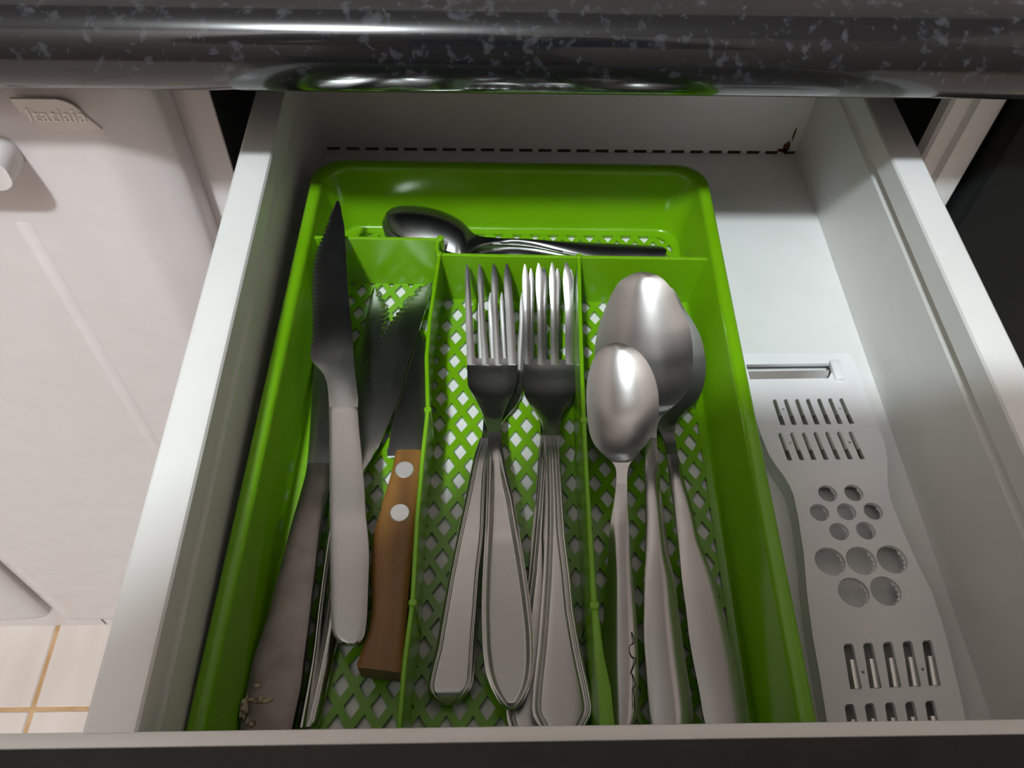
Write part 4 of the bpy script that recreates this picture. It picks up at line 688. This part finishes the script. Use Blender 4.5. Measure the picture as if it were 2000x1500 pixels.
def skinned(name, pts, edges, root, m, parent, lv=2):
    me = bpy.data.meshes.new(name); me.from_pydata([p[:3] for p in pts], edges, [])
    o = bpy.data.objects.new(name, me); C.objects.link(o)
    md = o.modifiers.new('s', 'SKIN'); md.use_smooth_shade = True
    if not me.skin_vertices: me.attributes.new('skin', 'FLOAT', 'POINT') if False else None
    for v, p in zip(me.skin_vertices[0].data, pts):
        v.radius = (p[3], p[4] if len(p) > 4 else p[3])
    me.skin_vertices[0].data[root].use_root = True
    sb = o.modifiers.new('d', 'SUBSURF'); sb.levels = lv; sb.render_levels = lv
    nm = bpy.data.meshes.new_from_object(o.evaluated_get(bpy.context.evaluated_depsgraph_get()))
    bpy.data.objects.remove(o); nm.name = name; nm.materials.clear()
    return link(name, nm, m, parent, True)
pr = thing('person', 'person in grey shirt standing at the drawer holding a phone in both hands', 'person', (0.05, -0.64, FZ))
def pw(a, b, c):
    v = PM @ Vector((a, b, c)); return (v.x, v.y, v.z)
pts = [(0.05, -0.64, 0.14, .10, .078), (0.05, -0.62, 0.30, .092, .074), (0.05, -0.600, 0.45, .125, .085), (0.05, -0.615, 0.635, .085, .060), (0.05, -0.675, 0.695, .040), (0.05, -0.715, 0.73, .055, .062), (0.05, -0.725, 0.80, .062, .075), (0.05, -0.73, 0.845, .040, .048)]
edges = [(i, i + 1) for i in range(7)]
def add_chain(frm, chain):
    for p in chain:
        pts.append(p); edges.append((frm, len(pts) - 1)); frm = len(pts) - 1
    return frm
for sg in (-1, 1):
    add_chain(0, [(0.05 + sg * 0.075, -0.64, 0.04, .066), (0.05 + sg * 0.085, -0.63, -0.20, .046), (0.05 + sg * 0.085, -0.64, -0.485, .032), (0.05 + sg * 0.09, -0.62, -0.537, .026, .02), (0.05 + sg * 0.10, -0.52, -0.545, .026, .014)])
wl = pw(-0.122, -0.050, 0.026); wr = pw(0.182, -0.050, 0.030)
hl_ = pw(-0.082, -0.020, 0.020); hr_ = pw(0.147, -0.030, 0.022)
L = add_chain(3, [(-0.085, -0.615, 0.61, .054), (-0.165, -0.585, 0.36, .034), (*wl, .021), (*hl_, .024, .014)])
Rr = add_chain(3, [(0.185, -0.615, 0.61, .054), (0.29, -0.57, 0.36, .034), (*wr, .021), (*hr_, .024, .014)])
for H_, s, x0 in ((L, 1, -0.054), (Rr, -1, 0.119)):
    for k in range(4):
        y = 0.016 - k * 0.0175
        ln = (0.9, 1.0, 0.95, 0.8)[k]
        add_chain(H_, [(*pw(x0 - s * 0.012, y, 0.010), .0085), (*pw(x0 + s * 0.002 * ln, y, -0.007), .0078), (*pw(x0 - s * 0.0 + s * 0.014 * ln, y - 0.002, -0.0085), .0065)] if s == -1 else [(*pw(x0 - 0.012, y - 0.004, 0.010), .0085), (*pw(x0 - 0.004, y - 0.006, 0.001), .0078), (*pw(x0 - 0.003, y - 0.007, -0.003), .0065)])
    add_chain(H_, [(*pw(x0 - s * 0.010, -0.035, 0.026), .010), (*pw(x0 + s * 0.016, -0.030, 0.023), .0085), (*pw(x0 + s * 0.032, -0.022, 0.0205), .007)])
body = skinned('body', pts, edges, 0, SKIN, pr)
def cloth(name, ids, root, grow, m, cut=None):
    idx = {}; P = []; E = []
    for a in ids: idx[a] = len(P); q = pts[a]; P.append((q[0], q[1], q[2], q[3] + grow, (q[4] if len(q) > 4 else q[3]) + grow))
    for a, b in edges:
        if a in idx and b in idx: E.append((idx[a], idx[b]))
    return skinned(name, P, E, idx[root], m, pr)
cloth('shirt', [0, 1, 2, 3] + [i for i in range(len(pts)) if i in (L - 3, L - 2, Rr - 3, Rr - 2)], 0, 0.014, SHIRT)
cloth('trousers', [0, 8, 9, 10, 13, 14, 15], 0, 0.011, TROUSER)
bm = bmesh.new(); bmesh.ops.create_uvsphere(bm, u_segments=24, v_segments=14, radius=1.0)
for v in bm.verts:
    v.co = Vector((0.05 + v.co.x * 0.074, -0.738 + v.co.y * 0.083, 0.805 + v.co.z * 0.076))
bmesh.ops.delete(bm, geom=[v for v in bm.verts if v.co.y > -0.71 and v.co.z < 0.825], context='VERTS')
obj('hair', bm, HAIR, pr, True)
for sx in (-1, 1):
    bm = bmesh.new(); bmesh.ops.create_uvsphere(bm, u_segments=12, v_segments=8, radius=0.011); bmesh.ops.translate(bm, verts=bm.verts, vec=(0.05 + sx * 0.026, -0.656, 0.775)); obj('eye', bm, RIVET, pr, True)
bm = bmesh.new(); g = bmesh.ops.create_cone(bm, cap_ends=True, segments=8, radius1=0.014, radius2=0.004, depth=0.035); bmesh.ops.rotate(bm, verts=bm.verts, cent=(0, 0, 0), matrix=Matrix.Rotation(math.radians(-25), 3, 'X')); bmesh.ops.translate(bm, verts=bm.verts, vec=(0.05, -0.646, 0.752)); obj('nose', bm, SKIN, pr, True)
settle(pr)
